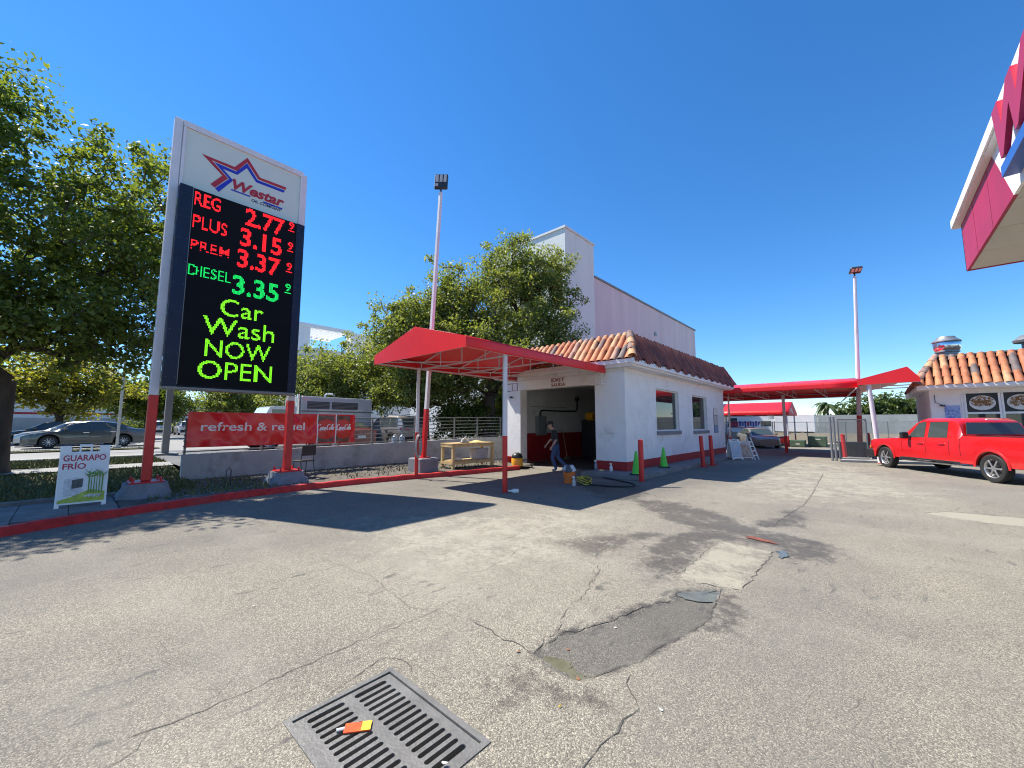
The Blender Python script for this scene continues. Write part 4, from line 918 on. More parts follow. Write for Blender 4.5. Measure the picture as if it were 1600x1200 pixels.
def make_tree(name, label, base, blobs, ncl, per, leaf, lm, bm_, tr_r=.25, fork=2.2, seed=0, group=None, cl_r=.55, lean=(0,0), low=.0):
    rs = np.random.RandomState(seed); base = np.array(base, float)
    t = thing(name, label, 'tree', tuple(base), 0, group)
    w = np.array([b[1][0]*b[1][1]*b[1][2] for b in blobs])**.75; w /= w.sum()
    pts = []
    while len(pts) < ncl:
        c, r = blobs[rs.choice(len(blobs), p=w)]; d = rs.normal(size=3); d /= np.linalg.norm(d)
        p = np.array(c) + d*np.array(r)*rs.rand()**.42*(1+.16*rs.normal())
        if p[2] > low: pts.append(p)
    pts = np.array(pts)
    nodes = [np.array([0,0,-.1]), np.array([lean[0]*.4, lean[1]*.4, fork*.45]), np.array([lean[0], lean[1], fork])]; par = [-1, 0, 1]
    order = np.argsort(np.linalg.norm(pts - nodes[2], axis=1)); leafn = []
    for k in order:
        p = pts[k]; A = np.array(nodes[2:]); dist = np.linalg.norm(A-p, axis=1) + .55*np.maximum(0, A[:,2]-p[2])
        j = int(np.argmin(dist))+2; q = nodes[j]; mid = (q+p)/2 + rs.normal(size=3)*.10*np.linalg.norm(p-q) + np.array([0,0,.06*np.linalg.norm(p-q)])
        nodes.append(mid); par.append(j); nodes.append(p); par.append(len(nodes)-2); leafn.append(len(nodes)-1)
    cnt = np.zeros(len(nodes)); cnt[leafn] = 1
    for i in range(len(nodes)-1, 0, -1): cnt[par[i]] += cnt[i]
    rad = tr_r*(cnt/cnt[0])**.46
    m = MB(); tk = MB(); tk.tube([nodes[0], nodes[1], nodes[2]], [tr_r*1.35, tr_r*1.05, tr_r*.95], 12); tk.tube([(0,0,-.12),(0,0,.12),(0,0,.35)], [tr_r*1.9,tr_r*1.5,tr_r*1.2], 12)
    for i in range(3, len(nodes)):
        j = par[i]
        if rad[i] < .010 and rs.rand() < .5: continue
        a, b = nodes[j], nodes[i]
        m.tube([a, b], [max(.006, min(rad[j], rad[i]*1.35)), max(.005, rad[i])], 6 if rad[i] > .03 else 4, caps=False)
    tk.build('trunk', bm_, t, 50); m.build('branches', bm_, t, 50)
    n = ncl*per; C = np.repeat(pts, per, 0); sc = np.repeat(rs.uniform(.42, 1.42, ncl), per)
    off = rs.normal(size=(n,3)); off /= np.linalg.norm(off, axis=1)[:,None]; off *= (rs.rand(n)**.45*cl_r*sc)[:,None]; off[:,2] *= .72
    P = C + off
    out = off/(np.linalg.norm(off, axis=1)[:,None]+1e-6)
    ax = out*.8 + rs.normal(size=(n,3))*.65 + np.array([0,0,.05]); ax /= np.linalg.norm(ax, axis=1)[:,None]
    nr = np.array([0,0,1.0]) + rs.normal(size=(n,3))*.65; nr -= ax*(nr*ax).sum(1)[:,None]; nr /= np.linalg.norm(nr, axis=1)[:,None]
    sd_ = np.cross(nr, ax); ln = (leaf*rs.uniform(.65, 1.35, n))[:,None]; wd = ln*rs.uniform(.22,.34,n)[:,None]
    v0 = P - ax*ln*.5; v2 = P + ax*ln*.5 - nr*ln*.10; m1 = P + nr*ln*.05
    V = np.stack([v0, m1+sd_*wd, v2, m1-sd_*wd], 1).reshape(-1, 3)
    me = np_mesh('crown', V, np.arange(4*n).reshape(-1, 4), [lm]); link('crown', me, t)
    return t
# big oak on the verge at left
make_tree('oak_tree', 'big dark leafy oak on the grass verge left of the price sign', (-16.6,-1.2,.30),
  [((0,0,6.6),(3.6,3.6,2.9)), ((.3,-.9,8.4),(1.5,1.2,2.3)), ((.2,1.7,7.6),(2.0,1.5,1.9)), ((1.6,2.1,5.4),(1.9,1.6,2.1)), ((2.2,-1.6,5.2),(2.0,2.2,1.7)), ((.4,2.7,9.3),(.6,.5,1.0)), ((0,-3.0,5.6),(2.5,2.3,2.6)), ((.2,-.3,10.2),(.6,.55,.9)), ((1.4,.6,4.0),(2.0,1.9,.9)), ((1.9,1.9,3.6),(1.7,1.4,1.0)), ((.8,-1.2,3.6),(2.2,1.8,1.0))],
  860, 82, .135, leaf_dark, bark, .20, 2.5, 11, cl_r=.56, low=2.2)
make_tree('ficus_tree', 'tallest green tree standing before the white tower', (-17.95,17.75,.45),
  [((0,0,8.0),(4.6,4.0,3.3)), ((1.4,1.0,11.0),(2.4,2.2,2.4)), ((2.6,2.0,10.2),(2.2,2.0,2.0)), ((-1.4,-1.8,9.6),(2.0,1.8,1.8)), ((0,-1,5.2),(4.8,4.2,2.0)), ((2.8,2.6,7.0),(2.2,2.0,2.2)), ((1.6,.8,12.6),(.9,.9,1.0)), ((3.2,2.8,11.6),(1.2,1.2,1.2)), ((3.6,3.2,9.2),(1.3,1.3,1.3))],
  900, 84, .165, leaf_mid, bark, .38, 3.0, 21, 'trees behind the railing', cl_r=.68, low=2.6)
make_tree('ficus_tree', 'middle sized rounded tree directly behind the tall light pole', (-20.5,14.6,.45),
  [((0,0,5.6),(3.6,3.3,2.6)), ((.5,.6,8.4),(2.4,2.2,1.8)), ((0,-1.5,7.2),(2.0,2.0,1.8)), ((0,0,3.4),(3.6,3.4,1.3))],
  600, 80, .165, leaf_mid, bark, .32, 2.4, 22, 'trees behind the railing', cl_r=.66, low=1.7)
make_tree('ficus_tree', 'lowest bushy tree behind the white box truck', (-25.6,13.2,.45),
  [((0,0,4.4),(3.8,3.6,2.7)), ((0,-2.4,3.8),(2.6,2.4,2.2)), ((0,2.2,5.6),(2.6,2.6,2.4)), ((0,-4.4,3.0),(2.0,1.8,1.7))],
  620, 76, .17, leaf_mid, bark, .30, 2.0, 23, 'trees behind the railing', cl_r=.66, low=.8)
make_tree('ficus_tree', 'shady low tree behind the railing beside the car wash wall', (-17.8,22.3,.45),
  [((0,0,4.2),(2.6,2.6,2.2)), ((-1.4,-1.4,3.2),(2.2,2.2,1.6))], 260, 55, .2, leaf_dark, bark, .25, 1.9, 24, 'trees behind the railing', cl_r=.6, low=1.0)
for k, (x, y, h_, lb) in enumerate(((-19.2,15.9,2.6,'dense dark shrub behind the railing left of the car wash, nearest the light pole'), (-18.6,17.6,2.7,'dense dark shrub behind the railing left of the car wash, in the middle'), (-18.0,19.6,2.8,'dense dark shrub behind the railing left of the car wash, nearest the wall'))):
    make_tree('shrub', lb, (x,y,.45), [((0,0,h_*.45),(1.5,1.3,h_*.45)), ((.2,0,h_*.75),(1.2,1.1,h_*.35))], 130, 46, .17, leaf_dark, bark, .09, .5, 71+k, 'shrubs behind the railing', cl_r=.5, low=.1)
for k, (x, y, s_, lm_, lb) in enumerate(((-41,-6.5,1.0,leaf_yellow,'sunlit yellow green tree behind the parked sedans, nearest the oak trunk'), (-42,-.5,1.05,leaf_yellow,'sunlit yellow green tree behind the dark sedan roof'), (-48,4.6,.9,leaf_dark,'dark rounded tree right of the yellow trees across the street'), (-50,11.8,1.0,leaf_mid,'round green tree beneath the LED board across the parking lot'), (-44,-14,1.3,leaf_dark,'dark tree at the far left edge across the street'))):
    make_tree('street_tree', lb, (x,y,.45), [((0,0,4.4*s_),(3.3*s_,3.3*s_,2.3*s_)), ((0,1.4*s_,3.2*s_),(2.6*s_,2.4*s_,1.6*s_)), ((0,-1.6*s_,3.6*s_),(2.4*s_,2.2*s_,1.7*s_))], 300, 45, .26, lm_, bark, .2, 1.7, 31+k, 'trees across the street', cl_r=.7, low=1.2)
for k, (x, y, sx_, h_, lm_, lb) in enumerate(((1.2,74,4.6,5.6,leaf_far,'wide green tree above the far concrete wall, left of the pair'), (9.0,74,4.6,6.0,leaf_far,'wide green tree above the far concrete wall, right of the pair'), (-13.5,80,4.5,3.4,leaf_pale,'pale grey green tree behind the highway wall'))):
    make_tree('distant_tree', lb, (x,y,0), [((0,0,h_*.72),(sx_,3,h_*.36)), ((-sx_*.4,0,h_*.62),(sx_*.6,2.5,h_*.3)), ((sx_*.4,0,h_*.6),(sx_*.6,2.5,h_*.3))], 220, 40, .42, lm_, bark, .25, 2.0, 51+k, 'trees beyond the highway wall', cl_r=.9, low=1.2)
# palm
pm = thing('palm_tree', 'small ragged palm rising behind the far concrete wall', 'palm', (-4.6,72,0))
MB().tube([(0,0,0),(.1,0,2.5),(0,0,4.6)], [.2,.16,.14], 10).build('trunk', bark_pale, pm, 50)
rr = random.Random(3)
for k in range(22):
    a = rr.uniform(0, 6.28); e = rr.uniform(-.5, 1.2); m_ = MB(); P_ = []
    for i in range(7):
        t = i/6; d = 1.9*t; p = Vector((math.cos(a)*d*math.cos(e*.6), math.sin(a)*d*math.cos(e*.6), 4.6+1.3*math.sin(e)*t-1.5*t*t*(1.1-.3*e))); sdv = Vector((-math.sin(a), math.cos(a), 0))*.26*math.sin(math.pi*min(1, .15+t*.85))
        P_.append([p-sdv-Vector((0,0,.1*t)), p, p+sdv-Vector((0,0,.1*t))])
    m_.grid(P_); m_.build('frond', leaf_far, pm)

# ------------------------------------------------------------------ vehicles
def wheel_meshes(r, w, spokes, rim_mt, rr_=.66):
    t = MB(); Ry = Matrix.Rotation(R(-90), 4, 'X')
    prof = [(r*rr_,-w*.42),(r*.80,-w*.5),(r*.94,-w*.48),(r,-w*.36),(r*1.0,0),(r,w*.36),(r*.94,w*.48),(r*.80,w*.5),(r*rr_,w*.42)]
    t.lathe(prof, 28, M=Ry, caps=False)
    g = MB(); q = r*rr_
    g.lathe([(q,-w*.42),(q*.93,-w*.34),(q*.90,-w*.1),(q*.90,w*.3),(0.001,w*.3)], 28, M=Ry, caps=False)
    for k in range(spokes):
        a = 2*math.pi*k/spokes; M = Ry @ Matrix.Rotation(a, 4, 'Z')
        g.cbox((q*.12,-q*.085*(6/spokes)**.7,-w*.40),(q*.95,q*.085*(6/spokes)**.7,-w*.28), .006, M=M)
    g.lathe([(.0,-w*.42),(q*.2,-w*.42),(q*.24,-w*.34),(q*.24,-w*.2)], 14, M=Ry)
    dk_ = MB().lathe([(q*.89,-w*.02),(.001,-w*.02)], 20, M=Ry, caps=False)
    return t.mesh('wheel', black_rubber, 40), g.mesh('rim', rim_mt, 40), dk_.mesh('brake_shadow', black_plastic)
def make_car(name, label, cat, loc, rz, body_m, L_, hw, belt, roofp, sill, wx, wr, glass, group=None, spokes=5, rim_mt=None, bed=None, gh=.16, details=True, lights=True, seamx=(), handles=(), rs_=.045, plate_rear=False, trim=None, ws=None, rw=None):
    t = thing(name, label, cat, loc, rz, group)
    K = lambda pts, x: float(np.interp(x, [p[0] for p in pts], [p[1] for p in pts]))
    xs_ = sorted(set([round(v, 4) for v in np.arange(-L_/2, L_/2+1e-6, rs_)] + [L_/2] + [p[0] for p in belt if abs(p[0]) <= L_/2] + [p[0] for p in roofp if abs(p[0]) <= L_/2]))
    xs_ = [x for i, x in enumerate(xs_) if i == 0 or x-xs_[i-1] > .006]
    Ra = wr*1.20
    def sm(pts, x, d=.07): return sum(K(pts, x+o) for o in (-d,-d/2,0,d/2,d))/5
    def sec(x):
        zb = sm(belt, x); zr = max(sm(roofp, x, .05), zb+.02); g = zr-zb; h = sm(hw, x); gi = min(1, g/.38)
        zbot = sill
        for w in wx:
            d = abs(x-w)
            if d < Ra: zbot = max(zbot, wr+math.sqrt(Ra*Ra-d*d))
        zm = max(zb-.17, zbot+.05)
        P = [(0,sill-.02),(h-.07,max(zbot-.0,sill)),(h-.01,zbot+.02),(h,max(sill+.25,zbot+.03)),(h+.004,zm),(h-.035,zb)]
        if bed and bed[0] < x < bed[1]: P += [(h-.10,zb+.004),(h-.12,bed[2]),(0,bed[2])]
        else: P += [(h-.035-gh*gi-.10*(1-gi), zb+g*.88+.004), (h-.035-gh*gi-.10-.12*(1-gi), zb+g*.985+.006), (0, zr+.012+.025*(1-gi))]
        return P
    S = [sec(x) for x in xs_]; npt = len(S[0])
    rings = [[(x,-y,z) for (y,z) in s_] + [(x,y,z) for (y,z) in reversed(s_[1:-1])] for x, s_ in zip(xs_, S)]
    m = MB(); n = len(rings[0]); vs = [p for r_ in rings for p in r_]; f1 = []; f2 = []
    for k in range(len(rings)-1):
        for i in range(n):
            j = (i+1) % n; (f2 if (i == 0 or i == n-1) else f1).append((k*n+i, k*n+j, (k+1)*n+j, (k+1)*n+i))
    m.add(vs, f1, 0); b0 = len(m.f); m.f += f2; m.m += [1]*len(f2); m.f += [tuple(range(n)), tuple((len(rings)-1)*n+i for i in range(n))]; m.m += [0,0]
    body = m.build('body', [body_m, black_plastic], t, 32)
    def side(x, s_, sg_, off=.006):
        P = sec(x); a, b = P[5], P[6]; return (x, sg_*(a[0]+(b[0]-a[0])*s_+off), a[1]+(b[1]-a[1])*s_+off*.3)
    for (xa0, xa1, xb0, xb1) in glass:             # bottom front, bottom rear, top front, top rear
        for sg_ in (-1, 1):
            m = MB(); P_ = []
            for i in range(13):
                s_ = .07+.86*i/12; f_ = i/12; a = xa0+(xb0-xa0)*f_; b = xa1+(xb1-xa1)*f_
                P_.append([side(a+(b-a)*j/14, s_, sg_) for j in range(15)])
            m.grid(P_); m.build('side_window', car_glass, t, 60)
    def top(x, f_, off=.008):
        P = sec(x); yy = f_*P[6][0]; pts = [(P[8][0],P[8][1]),(P[7][0],P[7][1]),(P[6][0],P[6][1])]
        z = float(np.interp(abs(yy), [p[0] for p in pts], [p[1] for p in pts])); return yy, z+off
    for nm, rg in (('windshield', ws), ('rear_window', rw)):
        if rg:
            m = MB(); sgn = 1 if nm == 'windshield' else -1
            m.grid([[(rg[0]+(rg[1]-rg[0])*i/10+sgn*.006, *top(rg[0]+(rg[1]-rg[0])*i/10, -.93+1.86*j/14)) for j in range(15)] for i in range(11)]); m.build(nm, car_glass, t, 60)
    tm, rm, dkm = wheel_meshes(wr, .235 if wr > .36 else .205, spokes, rim_mt or alloy)
    for w in wx:
        h = sm(hw, w)
        for sg_ in (-1, 1):
            M = Matrix.Translation((w, sg_*(h-.125), wr)) @ (Matrix.Identity(4) if sg_ < 0 else Matrix.Rotation(math.pi, 4, 'Z'))
            o = link('wheel', tm, t, M); link('rim', rm, o); link('brake_shadow', dkm, o)
    if details:
        for x in seamx:
            P = sec(x)
            for sg_ in (-1, 1):
                MB().tube([(x, sg_*(P[3][0]+.001), P[3][1]), (x, sg_*(P[4][0]+.001), P[4][1]), (x, sg_*(P[5][0]+.001), P[5][1]-.01)], .006, 4).build('door_seam', black_plastic, t)
        for x, z in handles:
            for sg_ in (-1, 1): MB().cbox((x-.11, sg_*sec(x)[4][0]-.02, z-.018), (x+.11, sg_*sec(x)[4][0]+.03*sg_ if sg_ > 0 else sg_*sec(x)[4][0]+.02, z+.018), .006).build('door_handle', body_m if not trim else trim, t)
    t['_w'] = 0; del t['_w']
    return t, sec
def lamp(t, name, pts, d, mt):
    """thin lens prism from 4 corner points, pushed out by d"""
    a, b, c, e = [Vector(p) for p in pts]; n = (b-a).cross(e-a).normalized()*d
    return MB().rings([[a,b,c,e],[a+n,b+n,c+n,e+n]]).build(name, mt, t)
lens_red = mat('tail_lens', (.45,.012,.012), .15, var=.1, coat=.6); lens_clear = mat('head_lens', (.20,.21,.22), .1, var=.3, scale=12, coat=.8); plate_m = mat('plate', (.70,.70,.66), .5, var=.05)
lens_amber = mat('amber_lens', (.60,.22,.02), .2, var=.1)
# generic bodies ----------------------------------------------------------
def sedan(label, loc, rz, body_m, group=None, far=False):
    belt = [(-2.40,.80),(-2.33,.93),(-1.55,1.02),(-.5,.95),(.65,.93),(1.35,.86),(2.05,.74),(2.30,.62)]
    rf = [(-2.40,.8),(-1.72,1.02),(-1.15,1.30),(-.55,1.42),(.05,1.43),(.50,1.34),(1.30,.88),(2.3,.62)]
    hw = [(-2.40,.68),(-2.25,.83),(-1.6,.90),(0,.915),(1.5,.90),(2.05,.80),(2.30,.62)]
    t, sec = make_car('parked_sedan', label, 'car', loc, rz, body_m, 4.68, hw, belt, rf, .21, (1.40,-1.32), .325,
        [(.92,-.02,.42,-.02),(-.10,-1.02,-.10,-.92),(-1.08,-1.42,-1.0,-1.12)] if not far else [(.92,-1.35,.42,-1.05)], group, 10, alloy, gh=.2,
        seamx=(.98,-.06,-1.02) if not far else (), handles=((.12,.80),(-.88,.83)) if not far else (), ws=(1.24,.50), rw=(-1.66,-.98), trim=chrome, rs_=.05 if not far else .08)
    for s_ in (-1, 1):
        lamp(t, 'headlight', [(2.10,s_*.58,.60),(1.90,s_*.84,.64),(1.82,s_*.84,.76),(2.12,s_*.56,.71)], .02*s_ if s_ > 0 else .02, lens_clear)
        lamp(t, 'tail_light', [(-2.37,s_*.50,.76),(-2.30,s_*.80,.76),(-2.25,s_*.81,.90),(-2.36,s_*.50,.88)], -.02 if s_ > 0 else .02, lens_red)
        MB().cbox((.80,s_*.97-.09,.93),(.95,s_*.97+.09,1.06),.03).build('mirror', body_m, t)
    B('front_plate_grille', (2.27,-.45,.36), (2.33,.45,.50), black_plastic, t, .02); B('licence_plate', (-2.37,-.2,.56), (-2.34,.2,.70), plate_m, t)
    return t
def suv(label, loc, rz, body_m, group=None):
    belt = [(-2.30,.88),(-2.22,1.05),(-1.4,1.06),(.7,1.02),(1.35,1.0),(2.05,.88),(2.28,.70)]
    rf = [(-2.30,.88),(-2.20,1.08),(-1.95,1.52),(-1.6,1.68),(-.6,1.73),(.1,1.71),(.55,1.58),(1.22,1.04),(2.3,.7)]
    hw = [(-2.30,.78),(-2.15,.88),(-1.5,.93),(1.5,.92),(2.05,.84),(2.28,.66)]
    t, sec = make_car('parked_suv', label, 'car', loc, rz, body_m, 4.56, hw, belt, rf, .26, (1.36,-1.34), .36,
        [(.92,.0,.42,0),(-.08,-1.0,-.08,-.98),(-1.06,-1.86,-1.06,-1.68)], group, 5, alloy, gh=.17, seamx=(.95,-.04,-1.02), handles=((.1,.9),(-.88,.92)), ws=(1.16,.52), rw=(-2.19,-1.80), trim=chrome, rs_=.05)
    for s_ in (-1, 1):
        lamp(t, 'headlight', [(2.10,s_*.6,.74),(1.92,s_*.86,.78),(1.85,s_*.86,.90),(2.12,s_*.58,.84)], .02, lens_clear)
        lamp(t, 'tail_light', [(-2.31,s_*.42,.93),(-2.20,s_*.885,.93),(-2.10,s_*.90,1.07),(-2.29,s_*.42,1.04)], -.03 if s_ > 0 else .03, lens_red)
        MB().cbox((.82,s_*1.0-.1,1.04),(.97,s_*1.0+.1,1.2),.03).build('mirror', body_m, t); MB().tube([(-1.5,s_*.62,1.73),(-.6,s_*.62,1.79),(.1,s_*.62,1.76)], .018, 6).build('roof_rail', chrome, t)
    B('rear_bumper', (-2.36,-.78,.34), (-2.26,.78,.60), black_plastic, t, .03); B('licence_plate', (-2.345,-.2,.72), (-2.31,.2,.86), plate_m, t)
    return t
p_grey = paint('graphite', (.075,.085,.088), .5); p_silver = paint('silver', (.42,.43,.43), .5); p_dark = paint('black', (.018,.018,.020)); p_white = paint('white', (.72,.72,.71)); p_maroon = paint('maroon', (.16,.012,.018)); p_red = paint('red', (.58,.008,.010)); p_champ = paint('champagne', (.30,.28,.25), .4)
G1 = 'cars parked across the street'
sedan('dark grey sedan parked in profile behind the sandwich board', (-32.0,.75,.45), R(-90), p_grey, G1)
sedan('pale silver sedan half hidden behind the dark grey sedan', (-35.2,.35,.45), R(-90), p_silver, G1, True)
sedan('black sedan farthest behind the dark grey sedan', (-38.2,-.5,.45), R(-90), p_dark, G1, True)
suv('small white car parked far off beside the grey sign post', (-63,9.6,.45), R(180), p_white, G1)
suv('distant white car half hidden by the red left sign post', (-64,7.3,.45), R(180), p_white, G1)
G2 = 'cars parked behind the railing'
suv('silver crossover parked behind the railing left of the light pole', (-20.3,12.35,.45), R(180), p_champ, G2)
sedan('maroon car parked behind the railing beside the banner end', (-20.4,9.35,.45), R(180), p_maroon, G2)
G3 = 'cars parked past the entry lane'
sedan('tan sedan parked nose out under the far awning', (-6.5,35.0,0), R(-62), p_champ, G3)
suv('silver car with blue tinted glass parked beside the tan sedan', (-10.6,34.2,0), R(-70), p_silver, G3)

# pickup ------------------------------------------------------------------
belt = [(-2.95,1.06),(-2.90,1.30),(-1.02,1.31),(-.98,1.20),(.8,1.17),(1.28,1.17),(1.55,1.16),(2.55,1.08),(2.80,.98),(2.92,.86)]
rf = [(-2.95,1.06),(-1.02,1.31),(-.96,1.22),(-.86,1.76),(-.60,1.87),(.35,1.88),(.62,1.80),(1.34,1.18),(2.9,.86)]
hw = [(-2.95,.96),(-2.85,1.0),(2.3,1.0),(2.7,.95),(2.85,.90),(2.92,.84)]
fx, fy = -.515, .857
belt, rf, hw = [[(x*1.05, z) for x, z in q_] for q_ in (belt, rf, hw)]
tk, tsec = make_car('pickup_truck', 'red pickup truck parked nose toward the lane beside the tiled shop', 'pickup truck', (2.275,20.13,0), math.atan2(fy, fx), p_red, 6.14, hw, belt, rf, .44, (2.06,-1.94), .40,
    [(1.06,.25,.58,.25),(.11,-.60,.11,-.56)], None, 6, alloy, bed=(-3.0,-1.08,.62), gh=.15, seamx=(1.17,.18,-.68,-1.05), handles=((.38,1.02),(-.44,1.03)), ws=(1.32,.69), trim=None)
B('rear_bumper', (-3.25,-.92,.50), (-3.11,.92,.70), chrome, tk, .03); B('front_bumper', (2.66,-1.0,.36), (3.12,1.0,.70), black_plastic, tk, .05); B('grille', (3.05,-.62,.70), (3.11,.62,1.0), black_plastic, tk, .02)
B('rocker_trim', (-1.0,-1.004,.44), (1.3,-.93,.50), black_plastic, tk, .01); B('rocker_trim', (-1.0,.93,.44), (1.3,1.004,.50), black_plastic, tk, .01)
B('rocker_step', (-.9,-.99,.36), (1.25,-.86,.42), chrome, tk, .015); B('rocker_step', (-.9,.86,.36), (1.25,.99,.42), chrome, tk, .015)
m_ = MB(); xb = -1.045
m_.add([(xb,-.78,1.36),(xb,.78,1.36),(xb+.10,.68,1.73),(xb+.10,-.68,1.73),(xb-.012,-.78,1.36),(xb-.012,.78,1.36),(xb+.088,.68,1.73),(xb+.088,-.68,1.73)], [(0,1,2,3),(7,6,5,4),(0,4,5,1),(1,5,6,2),(2,6,7,3),(3,7,4,0)]); m_.build('rear_window', car_glass, tk)
B('high_brake_light', (-1.0,-.16,1.80), (-.93,.16,1.84), plate_m, tk, .008)
for s_ in (-1, 1):
    lamp(tk, 'tail_light', [(-3.115,s_*.80,.84),(-3.07,s_*1.0,.84),(-3.07,s_*1.0,1.24),(-3.115,s_*.82,1.24)], -.012 if s_ > 0 else .012, lens_red)
    lamp(tk, 'headlight', [(3.05,s_*.62,.78),(2.84,s_*.955,.80),(2.80,s_*.96,.99),(3.02,s_*.62,.99)], .015, lens_clear)
    lamp(tk, 'marker_light', [(2.86,s_*.95,.74),(2.72,s_*.995,.74),(2.72,s_*.995,.82),(2.86,s_*.95,.82)], .012 if s_ > 0 else -.012, lens_amber)
    MB().cbox((.80,s_*1.12-.12,1.16),(.92,s_*1.12+.12,1.40),.03).build('mirror', black_plastic, tk)
    for w in (2.06,-1.94):
        m_ = MB(); P_ = []
        for i in range(19):
            a = math.pi*(i/18); P_.append([(w+math.cos(a)*r_, s_*(1.004+e), .40+math.sin(a)*r_) for r_, e in ((.478,.0),(.495,.012),(.535,.012),(.55,.0))])
        m_.grid(P_); m_.build('wheel_arch_trim', p_red, tk, 40)
    MB().box((-3.0, s_*.94-.035, 1.318), (-1.10, s_*.94+.035, 1.33)).build('bed_rail_cap', black_plastic, tk)
seat = mat('cab_dark', (.03,.03,.032), .9, var=.2)
for y in (-.42,.42): B('front_seat', (-.05,y-.25,.9), (.2,y+.25,1.5), seat, tk, .06)

TS = 1.06
for c in [q_ for q_ in bpy.data.objects if q_.parent == tk]:
    if c.name.startswith('wheel_arch'):
        cx_ = sum(v.co.x for v in c.data.vertices)/len(c.data.vertices); d_ = (2.06 if cx_ > 0 else -1.94)*(TS-1)
        for v in c.data.vertices: v.co.x += d_
    elif c.name.startswith('wheel'): c.location.x *= TS
    else:
        for v in c.data.vertices: v.co.x *= TS
# box truck and highway traffic ------------------------------------------
bt = thing('box_truck', 'white service truck with dark louvred upper body behind the drink banner', 'truck', (-22.3,8.6,.45), R(-90))
B('service_body', (-2.9,-1.15,.75), (.9,1.15,2.66), paint('pale_grey', (.46,.47,.48)), bt, .03)
for k, (a, b) in enumerate(((-2.05,-.62),(-.5,.62))):
    lv = B('louvre_panel', (a,1.15,2.02), (b,1.16,2.40), dark_metal, bt)
    for i in range(5): B('slat', (a+.02,1.158,2.05+i*.07), (b-.02,1.175,2.075+i*.07), rail_steel, lv)
B('body_trim', (-2.9,1.151,1.86), (.9,1.17,1.93), rail_steel, bt)
m_ = MB(); m_.prism([(1.05,.55),(3.0,.55),(3.0,1.25),(2.55,1.40),(2.25,2.05),(2.05,2.12),(1.05,2.12)], 2.0, M=Matrix.Translation((0,1.0,0)) @ Matrix.Rotation(R(90),4,'X')); m_.build('cab', p_white, bt)
B('side_window', (1.35,1.0,1.40), (2.15,1.012,1.95), car_glass, bt); B('side_window', (1.35,-1.012,1.40), (2.15,-1.0,1.95), car_glass, bt)
MB().tube([(.98,.95,.6),(.98,.95,2.75)], .09, 12).build('exhaust_stack', chrome, bt, 40); MB().tube([(-.6,.3,2.66),(-.6,.3,2.82),(-.7,.3,2.9),(-1.0,.3,2.88)], .05, 8).build('roof_pipe', white_paint, bt, 40)
tm_, rm_, dm_ = wheel_meshes(.45, .26, 6, alloy)
for x in (2.2,-1.9):
    for s_ in (-1,1): o = link('wheel', tm_, bt, Matrix.Translation((x,s_*.95,.45)) @ (Matrix.Identity(4) if s_ < 0 else Matrix.Rotation(math.pi,4,'Z'))); link('rim', rm_, o)
B('chassis', (-2.8,-.5,.5), (2.9,.5,.75), dark_metal, bt)
def van(label, loc, rz, length, h, bands, box=False):
    t = thing('white_van' if not box else 'delivery_truck', label, 'van' if not box else 'truck', loc, rz)
    if box:
        B('cargo_box', (-length/2,-1.1,.8), (length/2-2.1,1.1,h), p_white, t, .03); x0 = length/2-2.0
        MB().prism([(x0,.5),(length/2,.5),(length/2,1.15),(length/2-.5,1.35),(length/2-.85,2.1),(x0,2.15)], 2.0, M=Matrix.Translation((0,1.0,0)) @ Matrix.Rotation(R(90),4,'X')).build('cab', p_white, t)
        for s_ in (-1,1): B('side_window', (x0+.25,s_*1.0-.006,1.35), (length/2-.75,s_*1.0+.006,1.95), car_glass, t)
        B('chassis', (-length/2+.2,-.5,.45), (length/2-.2,.5,.8), dark_metal, t)
        for k in range(3): B('side_stripe', (-length/2+2.6+.5*k,-1.108,1.2+.3*k), (-length/2+3.8+.5*k,-1.1,1.24+.3*k), dark_metal, t)
    else:
        MB().prism([(-length/2,.35),(length/2,.35),(length/2,.85),(length/2-.35,1.15),(length/2-1.15,h-.15),(length/2-1.6,h),(-length/2,h)], 1.95, M=Matrix.Translation((0,.975,0)) @ Matrix.Rotation(R(90),4,'X')).build('body', p_white, t)
        for s_ in (-1,1): MB().prism([(length/2-1.9,1.25),(length/2-.75,1.25),(length/2-1.25,h-.25),(length/2-1.9,h-.25)], .012, M=Matrix.Translation((0,s_*.975+.006,0)) @ Matrix.Rotation(R(90),4,'X')).build('side_window', car_glass, t)
    for k, (x0, x1, z0, z1, mt) in enumerate(bands): B('printed_stripe', (x0,-.985,z0), (x1,-.9755,z1), mt, t)
    for x in (length*.3,-length*.3):
        for s_ in (-1,1): o = link('wheel', tm_, t, Matrix.Translation((x,s_*.85,.45)) @ (Matrix.Identity(4) if s_ < 0 else Matrix.Rotation(math.pi,4,'Z'))); link('rim', rm_, o)
    return t
pr, pb = mat('van_red', (.5,.03,.08), .4, var=.2, scale=6), mat('van_blue', (.08,.08,.32), .4, var=.2, scale=6)
vt = van('white van with red and blue lettering on the highway', (-11.0,53,.15), R(180), 5.0, 2.55, [])
for k in range(13): B('printed_mark', (1.5-.27*k-.2,.9755,1.30+.05*(k%3)), (1.5-.27*k,.985,1.95-.06*(k%2)), pr if k in (0,1,2,3,7) else pb, vt)
B('printed_mark', (-1.9,.9755,1.18), (1.5,.984,1.26), pr, vt)
van('white delivery truck with a long box body on the highway', (-7.2,53,.15), R(180), 5.6, 2.6, [], True)

